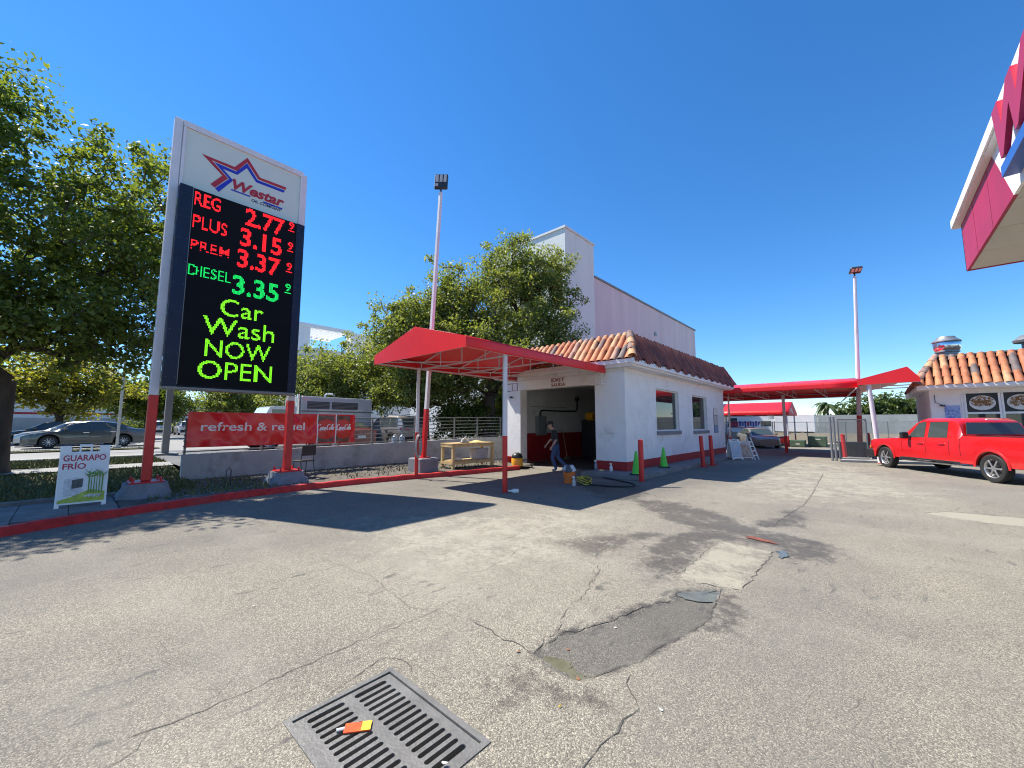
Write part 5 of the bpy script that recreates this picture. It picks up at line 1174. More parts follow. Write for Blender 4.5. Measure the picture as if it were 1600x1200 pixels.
# ------------------------------------------------------------------ tall buildings behind
tb = thing('tower_building', 'tall pale stucco tower with a long pink side wall behind the trees', 'building')
TX, TY = -17.3, 25.55
B('tower_block', (-25.5,TY,0), (TX,TY+4.45,17.5), tower_white, tb); B('pink_wing', (-30,TY+4.45,0), (TX-.06,57.1,14.63), pink_stucco, tb)
m_ = MB(); m_.box((-25.6,TY-.1,17.5),(TX+.1,TY+4.55,17.68)); m_.build('tower_coping', mat('coping_white', (.62,.63,.63), .6, var=.05), tb)
m_ = MB(); m_.box((-30.1,TY+4.56,14.63),(TX+.05,57.2,14.80)); m_.build('wing_coping', mat('coping_grey', (.20,.22,.24), .6, var=.1), tb)
B('lower_wing', (-40,TY+1.0,0), (-25.5,TY+12,9.5), tower_white, tb)
for k in range(3):
    gz = B('window', (-24.8+k*2.4,TY-.03,4.5), (-23.2+k*2.4,TY-.002,8.2), mat('teal_glass', (.03,.10,.11), .08, var=.2), tb)
    for z in (5.7,7.0): B('mullion', (-24.8+k*2.4,TY-.05,z), (-23.2+k*2.4,TY-.03,z+.07), white_paint, gz)
for y in (43.0,): B('wall_vent', (TX-.06,y,11.6), (TX+.04,y+.5,12.0), galv, tb, .02)
rebase(tb, (-22, 38, 0))
pb_ = thing('pergola_building', 'white office block with an open slatted roof frame left of the trees', 'building')
B('lower_block', (-66,17.5,0), (-50,40,11.0), tower_white, pb_)
B('roof_column', (-52,17.6,11.0), (-50.6,19.0,13.6), white_paint, pb_); B('roof_column', (-52,24.2,11.0), (-50.6,27.5,13.9), white_paint, pb_); B('roof_beam', (-51.2,17.5,13.6), (-50.5,24.2,14.1), white_paint, pb_)
for k in range(9): B('slat', (-57,18.0+k*.72,13.62), (-51.2,18.18+k*.72,13.95), white_paint, pb_)
B('roof_beam', (-57.4,17.5,13.6), (-57,24.2,14.1), white_paint, pb_)
for k in range(5): B('window', (-50,19+k*4,6.5), (-49.96,21.6+k*4,9.0), MT['teal_glass'], pb_)
rebase(pb_, (-58, 28, 0))
lb = thing('white_warehouse', 'low white warehouse with a red stripe far across the street', 'building')
B('wall', (-98,-14,0), (-82,60,5.55), mat('warehouse_white', (.62,.64,.64), .8, var=.06, scale=.3), lb); B('red_stripe', (-82,-14,3.05), (-81.97,60,3.32), red_band, lb); B('grey_base', (-82,-14,0), (-81.96,60,2.6), mat('warehouse_grey', (.36,.36,.35), .9, var=.1, scale=.4), lb)
rebase(lb, (-90, 23, 0))
hd_ = make_tree('garden_hedge', 'clipped hedge along the far lot before the warehouse', (-73.5,14,.45), [((0,0,.75),(.5,16,.8)), ((0,-6,.75),(.5,8,.8)), ((0,8,.75),(.5,7,.8))], 260, 34, .3, leaf_dark, bark, .06, .4, 91, cl_r=.55, low=.05); hd_['category'] = 'hedge'
# far side of the street: posts
def plain_post(label, x, y, z0, h, r, mt, plate=.0):
    t = thing('steel_post', label, 'post', (x, y, z0)); MB().bar((0,0,0),(0,0,h),r*2,r*2).build('shaft', mt, t)
    if plate: B('base_plate', (-plate,-plate,0), (plate,plate,.1), mt, t)
    return t
grey_post = mat('grey_post', (.20,.20,.19), .5, var=.1)
plain_post('square grey steel post with base plate right of the left sign leg', -21.2,2.65,.42,4.4,.11,grey_post,.38)
plain_post('thin pale street post in front of the dark grey sedan', -29.6,1.75,.45,5.0,.055,concrete_lt,.16)
plain_post('slim grey post beside the oak trunk across the street', -29.5,-3.0,.45,4.0,.06,grey_post)
# ------------------------------------------------------------------ tiled shop at right
hu = thing('tiled_shop', 'white food shop with orange barrel tile mansard roof', 'building')
HX0, HX1, HY0, HY1 = 1.95, 13.0, 25.0, 32.0
m_ = MB(); ox = [(3.0,3.86),(4.0,4.86),(5.0,5.86),(6.0,6.86)]; xa = HX0
for a, b in ox: m_.box((xa,HY0,0),(a,HY0+.2,2.95)); m_.box((a,HY0,0),(b,HY0+.2,1.42)); xa = b
m_.box((xa,HY0,0),(HX1,HY0+.2,2.95)); m_.box((HX0,HY0,2.95),(HX1,HY0+.2,3.15)); m_.build('front_wall', white_paint, hu)
B('side_wall', (HX0,HY0+.2,0), (HX0+.2,HY1,3.15), stucco, hu); B('back_wall', (HX0+.2,HY1-.2,0), (HX1,HY1,3.15), stucco, hu); B('inner_room', (HX0+.2,HY0+1.6,0), (HX1,HY0+1.7,3.0), mat('room_brown', (.06,.05,.045), .9, var=.4, scale=2), hu)
black_board = mat('poster_black', (.018,.018,.022), .35, var=.2); plate_w = mat('plate_white', (.66,.64,.60), .4, var=.1); food = mat('fried_food', (.36,.18,.05), .7, var=.6, scale=30, c2=(.15,.06,.02))
for k, (a, b) in enumerate(ox):
    fr = MB().box((a-.06,HY0-.03,1.42),(a,HY0-.002,2.95)).box((b,HY0-.03,1.42),(b+.06,HY0-.002,2.95)).box((a,HY0-.03,2.10),(b,HY0-.002,2.18)).box((a,HY0-.05,1.36),(b,HY0-.002,1.42)).build('window', white_paint, hu)
    B('pane', (a,HY0+.06,1.42), (b,HY0+.07,2.10), shop_glass, fr); ps = B('food_poster', (a,HY0-.01,2.18), (b,HY0+.02,2.95), black_board, hu)
    c_ = (a+b)/2; m_ = MB(); m_.add([(c_+.36*math.cos(t*math.pi/14), HY0-.013, 2.555+.30*math.sin(t*math.pi/14)) for t in range(28)], [tuple(range(28))]); m_.build('printed_plate', plate_w, ps)
    rr = random.Random(k); m_ = MB()
    for j in range(150):
        u, v = rr.gauss(0,.20), rr.gauss(.05,.12)
        if (u/.32)**2+((v-.05)/.21)**2 > 1: continue
        an = rr.uniform(0,3.14); l_ = rr.uniform(.03,.07); w_ = .02; dx, dz = math.cos(an)*l_, math.sin(an)*l_; ex, ez = -math.sin(an)*w_, math.cos(an)*w_
        yq = HY0-.0145-.00015*j; m_.add([(c_+u-dx,yq,2.555+v-dz),(c_+u+ex,yq,2.555+v+ez),(c_+u+dx,yq,2.555+v+dz),(c_+u-ex,yq,2.555+v-ez)], [(0,1,2,3)])
    m_.build('printed_food', food, ps)
for a in (1.97, 2.86): B('wall_board', (a,HY0-.025,1.0), (a+.04,HY0-.002,2.94), white_paint, hu)
bs = B('blue_notice', (2.36,HY0-.02,1.94), (2.80,HY0-.002,2.47), mat('notice_blue', (.04,.12,.45), .5, var=.5, scale=14, c2=(.45,.55,.75)), hu)
MB().tube([(2.1,HY0-.02,2.95),(2.1,HY0-.05,2.62),(2.3,HY0-.12,2.50)], .012, 6).build('lamp_arm', dark_metal, hu); B('wall_lamp', (2.22,HY0-.2,2.44), (2.38,HY0-.06,2.50), dark_metal, hu)
FX0, FY0 = 1.55, 24.40
m_ = MB(); m_.box((FX0,FY0,3.14),(HX1+.4,FY0+.03,3.34)); m_.box((FX0,FY0+.03,3.14),(FX0+.03,HY1,3.34)); m_.build('fascia', white_paint, hu); B('soffit', (FX0+.03,FY0+.03,3.151), (HX1+.4,HY1,3.20), white_paint, hu)
MB().box((FX0,FY0-.08,3.20),(HX1+.4,FY0-.001,3.33)).build('gutter', white_paint, hu)
HR, hf, hs = 4.60, .85, .75
m_ = MB(); v_ = [(FX0,FY0,3.34),(HX1+.4,FY0,3.34),(HX1+.4,HY1,3.34),(FX0,HY1,3.34),(FX0+hs,FY0+hf,HR),(HX1+.4,FY0+hf,HR),(HX1+.4,HY1,HR),(FX0+hs,HY1,HR)]
m_.add(v_, [(0,1,5,4),(1,2,6,5),(2,3,7,6),(3,0,4,7),(4,5,6,7),(0,3,2,1)]); hr = m_.build('roof', mortar, hu)
uF = Vector((0,hf,HR-3.34)); tiled_slope(hr, (FX0,FY0,3.34), (8.0,FY0,3.34), uF, uF.length, TILES, [6,5,4,1,.9,1,.3], hs, 0, rows=4, expo=.45, seed=8)
uL = Vector((hs,0,HR-3.34)); tiled_slope(hr, (FX0,HY1-2,3.34), (FX0,FY0,3.34), uL, uL.length, TILES, [2,2,2,1,2,2,2], 0, hf, rows=4, expo=.39, seed=9)
hip_tiles(hr, (FX0,FY0,3.37), (FX0+hs,FY0+hf,HR+.02), [TILES[6],TILES[4],TILES[3]], 5, 7)
B('ridge_cap', (FX0+hs,FY0+hf-.05,HR), (HX1,FY0+hf+.12,HR+.06), MT['cap_mortar'], hr)
rebase(hu, (7.0, 28.0, 0))
fan = thing('roof_exhaust_fan', 'round shiny metal kitchen exhaust fan on the tiled shop roof', 'exhaust fan', (2.90,27.6,4.95))
MB().lathe([(.36,-.4),(.36,.10),(.42,.12),(.42,.17)], 24).build('curb', galv, fan, 40); MB().lathe([(.40,.17),(.47,.30),(.47,.52),(.44,.60)], 28).build('wind_band', chrome, fan, 40)
MB().lathe([(.50,.60),(.50,.64),(.34,.78),(.30,.86),(.12,.88),(.0,.88)], 28).build('cap', galv, fan, 40); B('sticker', (-.30,-.476,.34), (-.12,-.462,.42), red_paint, fan)
v2 = thing('roof_vent', 'pale metal roof vent behind the tiles at the right edge', 'roof vent', (5.3,27.6,4.60)); MB().lathe([(.2,0),(.2,.6),(.42,.62),(.45,.72),(.2,.95),(0,.98)], 20).build('hood', galv, v2, 40)

# ------------------------------------------------------------------ gas station canopy overhead
gc = thing('station_canopy', 'white and crimson gas station canopy corner overhead at right', 'canopy')
GX, GYF, GYN, GZ, GT = 1.72, 12.5, -9.0, 4.90, 5.92
soff = mat('soffit_panel', (.55,.52,.46), .7, var=.06, scale=.6, dirt=.2); crim = mat('crimson_panel', (.40,.016,.065), .5, var=.12, scale=1, dirt=.12)
B('deck', (GX+.06,GYN,GZ+.02), (GX+9,GYF-.06,GT-.05), soff, gc)
for k in range(18):
    B('soffit_panel', (GX+.05,GYF-.07-(k+1)*1.18+.012,GZ), (GX+9,GYF-.07-k*1.18,GZ+.019), soff, gc)
def fas(name, poly, mt):           # polygon in (y,z) on the fascia facing -x
    return MB().prism([(-a, b) for a, b in poly], .04, M=frame((GX+.04,0,0), (0,-1,0), (0,0,1))).build(name, mt, gc)
fas('red_panel', [(GYF,GZ-.01),(GYF,GT),(9.55,GT),(8.72,GZ-.01)], crim)
fas('white_panel', [(8.71,GZ-.01),(9.54,GT),(GYN,GT),(GYN,GZ-.01)], white_paint)
MB().box((GX,GYF-.04,GZ-.01),(GX+9,GYF,GT)).build('end_panel', crim, gc)
m_ = MB(); m_.box((GX-.09,GYN,GT+.002),(GX+9,GYF+.20,GT+.08)); m_.box((GX-.12,GYN,GT+.03),(GX-.091,GYF+.23,GT+.20)); m_.box((GX-.09,GYF+.201,GT+.03),(GX+9,GYF+.23,GT+.20)); m_.build('cornice', white_paint, gc)
ch_red = mat('channel_red', (.42,.016,.045), .35, var=.05)
me = text_mesh('Westar', 4.7, .76, .06, bold=.05, shear=.25); me.materials.clear(); me.materials.append(ch_red)
link('channel_lettering', me, gc, frame((GX-.125,8.28,5.20), (0,-1,0), (0,0,1)))
B('blue_bar', (GX-.16,3.6,5.02), (GX-.002,8.30,5.17), mat('bar_blue', (.03,.12,.42), .4, var=.05), gc)
for k in range(2): B('panel_joint', (GX-.003,10.0+k*1.25-.003,GZ), (GX-.0005,10.0+k*1.25+.003,GT-.01), mat('joint_dark', (.16,.012,.03), .6), gc)
for y in (8.6, 1.5, -5.5): B('column', (GX+5.6,y-.2,0), (GX+6.0,y+.2,GZ), white_paint, gc)
rebase(gc, (GX+5.8, 2, 0))

# ------------------------------------------------------------------ far lane: fences, barriers, highway
struct(B('far_verge', (-60,40.05,-.05), (60,43.5,.035), grass_m)); struct(B('highway', (-200,46.0,-.05), (200,61,.15), concrete_lt)); struct(B('access_road', (-200,43.55,-.05), (200,45.2,.05), concrete_lt))
def long_wall(name, label, y, x0, x1, h, th, mt, panel):
    t = thing(name, label, 'wall', ((x0+x1)/2, y, 0)); n = int((x1-x0)/panel); c = (x0+x1)/2
    for k in range(n): B('panel', (x0-c+k*panel+.02,-th/2,0), (x0-c+(k+1)*panel-.02,th/2,h+rnd.uniform(-.02,.02)), mt, t)
    B('footing', (x0-c,-th/2-.05,-.1), (x1-c,th/2+.05,.12), mt, t); return t
long_wall('sound_wall', 'tall stained grey concrete sound wall beyond the highway', 63, -60, 60, 2.85, .25, far_conc, 5)
long_wall('road_barrier', 'low beige concrete road barrier in front of the highway vans', 45.6, -60, 60, .92, .3, barrier_m, 6)
ff = thing('chain_link_fence', 'long chain link fence along the back of the lot', 'fence', (-6,39.6,0))
for k in range(9): MB().tube([(-9.6+k*2.35,0,0),(-9.6+k*2.35,0,1.9)], .03, 8).build('post', galv, ff, 50)
MB().tube([(-9.6,0,1.88),(9.2,0,1.88)], .02, 8).build('top_rail', galv, ff, 50)
o_ = chain_link(18.8, 1.85, .16, .004).build('chain_mesh', galv, ff, None, Matrix.Translation((-9.6,0,.02))); o_['kind'] = 'stuff'
def gate(label, x, y, rz, w, h):
    t = thing('chain_link_gate', label, 'gate', (x, y, 0), rz)
    for xx in (.03, w): MB().tube([(xx,0,.05),(xx,0,h)], .032, 10).build('stile', galv, t, 50)
    for z in (.10, h-.02): MB().tube([(.03,0,z),(w,0,z)], .025, 10).build('rail', galv, t, 50)
    chain_link(w-.06, h-.15, .075, .004).build('chain_mesh', galv, t, None, Matrix.Translation((.05,0,.1)))['kind'] = 'stuff'; return t
gate('chain link gate leaf with wire mesh beside the black bin', -1.20, 23.9, R(50), 1.55, 1.92)
gp = thing('gate_post', 'pair of galvanised gate posts clamped together beside the lane', 'post', (-1.38,23.75,0))
for x in (-.07,.07): MB().tube([(x,0,-.02),(x*.9,0,2.02)], .05, 12).build('tube', galv, gp, 50); 
for z in (.5,1.8): MB().tube([(-.13,0,z),(.13,0,z)], .03, 8).build('clamp', galv, gp)
ki = struct(MB().prism([(-1.15,23.2),(1.9,24.2),(1.9,28.5),(-1.15,28.0)], .10).build('kerb_island', concrete))
bin_ = thing('black_bin', 'black plastic dumpster bin behind the gate', 'bin', (-.72,26.3,.1), R(6))
m_ = MB(); m_.rings([[(-.55,-.4,0),(.55,-.4,0),(.55,.4,0),(-.55,.4,0)],[(-.62,-.46,.62),(.62,-.46,.62),(.62,.46,.62),(-.62,.46,.62)]]); m_.build('tub', black_plastic, bin_); B('lid', (-.66,-.50,.62), (.66,.50,.70), black_plastic, bin_, .02)
for k in range(5): B('rib', (-.5+k*.22,-.462,.05), (-.46+k*.22,-.40,.6), black_plastic, bin_)
lw = thing('dark_planter', 'low dark blue box beside the black bin under the canopy post', 'planter', (.55,25.3,.1)); B('box_body', (-.65,-.5,0), (.65,.5,.30), mat('dark_blue', (.015,.02,.05), .6, var=.2), lw, .02)
ub = thing('utility_cabinet', 'boxy green utility cabinet with sloped shade line, largest of two', 'utility box', (-3.1,37.9,0)); B('body', (-.55,-.45,0), (.55,.45,.80), green_metal, ub, .02); B('door', (-.5,-.462,.08), (.5,-.45,.72), green_metal, ub); B('label_plate', (-.1,-.47,.55), (.2,-.462,.62), plate_m, ub)
ub2 = thing('utility_cabinet', 'smaller dark green utility cabinet beside the parked scooter', 'utility box', (-4.2,36.9,0)); B('body', (-.45,-.4,0), (.45,.4,.52), green_metal, ub2, .02); B('door', (-.4,-.412,.06), (.4,-.4,.46), green_metal, ub2); B('label_plate', (-.12,-.42,.2), (.12,-.412,.28), plate_m, ub2)
sc = thing('motor_scooter', 'small dark scooter parked beside the smaller green cabinet', 'scooter', (-5.1,37.0,0), R(70))
tm2, rm2, dm2 = wheel_meshes(.25, .12, 5, alloy)
for x in (-.55,.6): o = link('wheel', tm2, sc, Matrix.Translation((x,0,.25))); link('rim', rm2, o)
MB().tube([(.6,0,.25),(.45,0,.95)], .03, 8).build('fork', galv, sc); MB().tube([(.45,-.3,1.0),(.43,0,.96),(.45,.3,1.0)], .018, 6).build('handlebar', dark_metal, sc); B('seat', (-.7,-.14,.66), (-.05,.14,.78), black_plastic, sc, .03); MB().prism([(-.75,.35),(-.3,.22),(.25,.22),(.35,.32),(.45,.85),(.38,.85),(.22,.38),(-.05,.38),(-.05,.66),(-.7,.66)], .24, M=Matrix.Translation((0,.12,0)) @ Matrix.Rotation(R(90),4,'X')).build('body', p_red, sc)
def bollard(label, x, y, z0, h, lean, r=.075, grp='red bollards'):
    t = thing('red_bollard', label, 'bollard', (x, y, z0), 0, grp); t.rotation_euler = (R(lean[0]), R(lean[1]), 0)
    MB().lathe([(r,-.05),(r,h-.05),(r*.92,h-.015),(r*.6,h),(0,h+.005)], 18).build('pipe', red_paint, t, 40); return t
bollard('red steel bollard nearest the car wash corner, in front of the first lime cone', -5.12, 11.36, 0, 1.22, (0,0))
b2 = bollard('red steel bollard of the pair past the second cone, the left one leaning', -5.05, 16.9, 0, 1.22, (0,-2.5)); MB().box((-.2,-.12,0),(.2,.12,.015)).build('foot_plate', red_paint, b2)
b3 = bollard('red steel bollard of the pair past the second cone, the right one', -4.95, 17.75, 0, 1.22, (0,-1.5)); MB().box((-.2,-.12,0),(.2,.12,.015)).build('foot_plate', red_paint, b3)
bollard('red bollard left of the black bin behind the gate', -1.05, 25.2, .1, 1.1, (0,-2), .085); bollard('red bollard right of the black bin beside the pole foot', -.12, 27.0, .1, 1.15, (0,-3), .075)

# ------------------------------------------------------------------ small props
def cone(label, x, y, z):
    t = thing('traffic_cone', label, 'cone', (x, y, z), rnd.uniform(0,1), 'lime traffic cones'); B('base', (-.19,-.19,0), (.19,.19,.035), black_rubber, t, .012)
    MB().lathe([(.145,.035),(.135,.06),(.035,.70),(.028,.72),(0,.72)], 20).build('cone_body', cone_green, t, 40); return t
cone('lime green traffic cone right behind the first red bollard', -5.50, 11.85, .12); cone('lime green traffic cone under the first car wash window', -5.72, 14.6, .12)
ab = thing('sandwich_board', 'white sandwich board advertising cane juice beside the red kerb', 'sign board', (-11.28,.25,.13), R(0))
def aframe(root, w, h, spread, face_m, mt):
    for s_, nm in ((1,'front_panel'),(-1,'rear_panel')):
        M = Matrix.Translation((s_*spread,0,0)) @ Matrix.Rotation(-s_*math.atan2(spread-.02,h), 4, 'Y'); th = .02
        m = MB(); m.box((-th,-w/2,.06),(0,w/2,h*.88), M=M); m.box((-th,-w/2,0),(0,-w/2+.06,.06), M=M); m.box((-th,w/2-.06,0),(0,w/2,.06), M=M)
        m.box((-th,-w/2,h*.88),(0,-w/2+w*.22,h*.98), M=M); m.box((-th,w/2-w*.22,h*.88),(0,w/2,h*.98), M=M); m.box((-th,-w*.13,h*.88),(0,-w*.09,h*.97), M=M); m.box((-th,w*.09,h*.88),(0,w*.13,h*.97), M=M); m.box((-th,-w*.13,h*.97),(0,w*.13,h), M=M)
        o = m.build(nm, mt, root)
        if s_ == 1: Mf, fp = M, o
    return Mf, fp
Mf, fp = aframe(ab, .66, 1.16, .20, None, white_pl)
def on(poly, d, mt, name):
    return MB().prism(poly, .003, M=Mf @ frame((d,0,0), (0,1,0), (0,0,1))).build(name, mt, fp)
on([(-.31,.08),(.31,.08),(.31,1.0),(-.31,1.0)], .0005, mat('board_print', (.70,.72,.72), .4, var=.04), 'printed_sheet')
pk = mat('print_crimson', (.42,.02,.06), .45, var=.05); gn = mat('print_cane', (.10,.24,.04), .5, var=.3, scale=20); gn2 = mat('print_lawn', (.36,.45,.06), .5, var=.3, scale=12); dkp = mat('print_dark', (.05,.06,.06), .4, var=.4, scale=14); gyp = mat('print_steel', (.50,.52,.54), .4, var=.3, scale=12)
for s_, z, w_ in (('GUARAPO', .85, .56), ('FRÍO', .70 , .30)): text(s_, Mf @ frame((.004,-.28,z), (0,1,0), (0,0,1)), w_, .115 if s_ != 'FRÍO' else .135, pk, fp, bold=.022, extrude=.002)
on([(-.30,.09),(.30,.09),(.30,.26),(.10,.31),(-.12,.20),(-.30,.14)], .004, gn2, 'printed_lawn')
on([(-.24,.20),(-.02,.24),(-.02,.52),(-.08,.55),(-.24,.52)], .0075, gyp, 'printed_machine'); on([(-.14,.34),(.0,.36),(.0,.52),(-.14,.50)], .011, dkp, 'printed_machine_front'); on([(-.16,.29),(.02,.32),(-.02,.25),(-.12,.20)], .011, gyp, 'printed_tray')
rr = random.Random(5)
for k in range(6):
    y = .08+k*.035; on([(y-.008,.24),(y+.008,.24),(y+.010+rr.uniform(-.01,.01),.58),(y-.006,.58)], .011+.0002*k, gn, 'printed_cane')
    for j in range(5):
        a = rr.uniform(.3,2.8); l_ = rr.uniform(.08,.15); c_, s2 = math.cos(a), math.sin(a); x0, z0 = y, .56+rr.uniform(-.03,.05)
        on([(x0-s2*.008,z0+c_*.008),(x0+s2*.008,z0-c_*.008),(x0+c_*l_,z0+s2*l_*.9)][::1], .0148+.0001*(k*5+j), gn, 'printed_leaf')
for k in range(4): on([(.02+k*.06,.17-.01*k),(.12+k*.045,.20),(.13+k*.045,.225),(.03+k*.06,.20)], .0185+.0001*k, gyp, 'printed_canes_cut')
# workbench
wbn = thing('wooden_workbench', 'rough pine workbench with lower shelf behind the red kerb', 'workbench', (-11.05,9.85,.15), R(-5))
tl, tw, th_ = 1.9, .75, .86
for sx_ in (-1,1):
    for sy in (-1,1): B('leg', (sx_*(tw/2-.05)-.045,sy*(tl/2-.07)-.045,0), (sx_*(tw/2-.05)+.045,sy*(tl/2-.07)+.045,th_-.13), wood, wbn)
for k in range(4): B('top_plank', (-tw/2+k*tw/4+.003,-tl/2,th_-.04), (-tw/2+(k+1)*tw/4-.003,tl/2,th_), wood, wbn)
for z in (th_-.13,.14):
    for sx_ in (-1,1): B('apron', (sx_*(tw/2-.02)-.02,-tl/2+.01,z), (sx_*(tw/2-.02)+.02,tl/2-.01,z+.088), wood, wbn)
    for sy in (-1,1): B('apron', (-tw/2+.042,sy*(tl/2-.03)-.02,z), (tw/2-.042,sy*(tl/2-.03)+.02,z+.088), wood, wbn)
B('shelf', (-tw/2+.05,-tl/2+.06,.235), (tw/2-.05,tl/2-.06,.255), wood, wbn)
pbx = thing('plastic_bin', 'pale translucent bin on the workbench shelf', 'bin', (-11.0,10.35,.41)); MB().rings([[(-.18,-.26,0),(.18,-.26,0),(.18,.26,0),(-.18,.26,0)],[(-.2,-.3,.38),(.2,-.3,.38),(.2,.3,.38),(-.2,.3,.38)]]).build('tub', mat('frosted', (.42,.40,.42), .5, var=.1), pbx)
bow = thing('white_basin', 'small white basin on the workbench shelf', 'basin', (-10.95,9.3,.41)); MB().lathe([(.1,0),(.17,.07),(.18,.09),(.165,.085),(.09,.015),(0,.012)], 18).build('bowl', white_pl, bow, 40)
hz = thing('clamp_tool', 'dark curved handle tool on the workbench top', 'tool', (-11.0,9.65,1.01)); MB().tube([(0,-.16,.02),(0,-.12,.12),(0,.02,.17),(0,.14,.10),(0,.16,.02)], .028, 8).build('bow', white_pl, hz, 40); B('tool_body', (-.05,-.18,0), (.05,.18,.03), dark_metal, hz, .008)
yr = thing('yellow_rag', 'pale yellow cloth heap on the workbench top', 'cloth', (-11.05,10.25,1.01)); m_ = MB(); rr = random.Random(8)
m_.grid([[(-.2+.4*i/8, -.25+.5*j/8, max(.003, .07*math.exp(-((i-4)**2+(j-4)**2)/8)+rr.uniform(0,.02))) for j in range(9)] for i in range(9)]); m_.build('cloth', mat('rag_yellow', (.60,.52,.20), .9, var=.2), yr, 60)
# chair
chr_ = thing('stacking_chair', 'black plastic chair with thin metal legs against the grey wall', 'chair', (-12.4,4.66,.17), R(-75)); cm = black_plastic
MB().cbox((-.22,-.22,.43),(.22,.22,.47),.015).build('seat', cm, chr_); MB().cbox((-.22,.20,.60),(.22,.24,.88),.015).build('backrest', cm, chr_)
for sx_ in (-1,1):
    MB().tube([(sx_*.21,-.20,0),(sx_*.20,-.14,.43)], .012, 8).build('leg', dark_metal, chr_); MB().tube([(sx_*.21,.26,0),(sx_*.20,.15,.43),(sx_*.20,.22,.86)], .012, 8).build('leg', dark_metal, chr_)
# hydrant-like faucet pipe in the bed
fp_ = thing('standpipe', 'thin hooped metal standpipe in the bed before the wall', 'pipe', (-12.0,2.75,.15)); MB().tube([(0,-.05,0),(0,-.05,.38),(0,0,.44),(0,.05,.38),(0,.05,0)], .012, 6).build('hoop', dark_metal, fp_, 60)
# hose coil on the awning post, blue jug on the railing
hc = thing('hose_coil', 'coiled grey hose hung on the left awning post', 'hose', (-10.42,7.22,1.0))
for k in range(3): MB().tube([(.04+.02*k, .11*math.cos(a)*(1-.06*k), .36*math.sin(a)*(1-.05*k)) for a in np.linspace(0, 6.28, 25)], .016, 6).build('loop', mat('hose_grey', (.30,.31,.30), .6, var=.1), hc, 60)
jug_m = mat('jug_blue', (.35,.45,.55), .3, var=.1)
for y_, lb_ in ((8.62,'pale blue plastic jug on the grey wall behind the railing, left of two'), (8.95,'pale blue plastic jug on the grey wall behind the railing, right of two')):
    jg = thing('blue_jug', lb_, 'jug', (-14.0,y_,wall_top(y_)), 0, 'jugs on the wall'); MB().lathe([(.10,0),(.115,.04),(.115,.20),(.05,.26),(.035,.27),(.035,.29)], 16).build('jug_body', jug_m, jg, 40)
    MB().lathe([(.042,.28),(.042,.32),(0,.322)], 12).build('cap', white_pl, jg); MB().tube([(.09,0,.22),(.15,0,.20),(.15,0,.10),(.11,0,.07)], .014, 6).build('handle', jug_m, jg, 60)
# bucket with rags
bk = thing('orange_bucket', 'orange bucket heaped with wash mitts and rags under the awning', 'bucket', (-6.55,9.72,0)); MB().lathe([(.15,0),(.175,.34),(.175,.345),(.175,.375),(.16,.375),(.13,.03),(0,.03)], 24).build('pail', orange_pl, bk, 40)
MB().tube([(-.17,0,.33),(-.2,-.1,.2),(-.1,-.19,.14),(.1,-.19,.14),(.2,-.1,.2),(.17,0,.33)], .005, 5).build('bail', galv, bk)
rr = random.Random(6)
for k, c in enumerate(((.60,.60,.58),(.05,.05,.055),(.10,.20,.35),(.42,.44,.45),(.10,.10,.11))):
    a = k*1.3; m_ = MB(); cx_, cy_ = .08*math.cos(a), .08*math.sin(a)
    P_ = [[(cx_+(.03+.11*(i/6))*math.cos(b), cy_+(.03+.11*(i/6))*math.sin(b), .50+.03*rr.uniform(-1,1)-.16*(i/6)**1.6) for b in np.linspace(0, 6.283, 11)[:-1]] for i in range(7)]
    m_.rings(P_, True); m_.build('rag', mat('rag_%d' % k, c, .95, var=.25, scale=20, bump=.8, bscale=30), bk, 70)
def bottle(label, x, y, z, mt, h=.26, lie=False):
    t = thing('spray_bottle', label, 'bottle', (x, y, z)); MB().lathe([(.045,0),(.05,.02),(.05,h*.5),(.02,h*.75),(.016,h*.82),(0,h*.82)], 14).build('bottle_body', mt, t, 40)
    MB().cbox((-.05,-.015,h*.82),(.03,.015,h),.006).build('trigger_head', white_pl, t); 
    if lie: t.rotation_euler = (R(90), 0, R(-50)); t.location.z = z+.05
    return t
clear_pl = mat('clear_plastic', (.45,.46,.46), .2, var=.15)
bottle('clear spray bottle standing beside the orange bucket', -6.12, 9.30, 0, clear_pl); bottle('white spray bottle on the walkway below the smudged wall', -6.55, 12.2, .12, white_pl); bottle('bluish cleaner bottle at the walkway end by the bay', -7.1, 12.15, .12, mat('bluish', (.20,.25,.32), .3, var=.1), .34); bottle('white bottle lying beside the right awning post', -6.5, 7.45, 0, white_pl, .26, True)
gl = thing('yellow_rag_lump', 'small yellow cloth lump on the walkway step', 'cloth', (-6.85,12.1,.12)); MB().lathe([(.09,0),(.07,.03),(.02,.045),(0,.045)], 9).build('cloth', MT['rag_yellow'], gl, 60)
hs = thing('black_hose', 'black pressure hose looping over the shaded pavement to the bay', 'hose', (-6,10,0)); hp = [(-.1,-.35,.02),(.35,-.28,.02),(.9,-.1,.02),(1.15,.25,.02),(.95,.62,.02),(.4,.95,.02),(-.3,1.3,.02),(-.9,2.2,.02),(-1.5,3.2,.02)]
P_ = []
for i in range(len(hp)-1):
    p0, p1, p2, p3 = [np.array(hp[max(0, min(len(hp)-1, i+d))]) for d in (-1,0,1,2)]
    for t in (0,.2,.4,.6,.8): P_.append(.5*(2*p1+(p2-p0)*t+(2*p0-5*p1+4*p2-p3)*t*t+(3*p1-p0-3*p2+p3)*t**3))
MB().tube(P_, .018, 7).build('hose_line', black_rubber, hs, 60)
yh = thing('yellow_hose_tangle', 'tangled yellow and black hose heap beside the orange bucket', 'hose', (-6.05,9.72,0)); rr = random.Random(12)
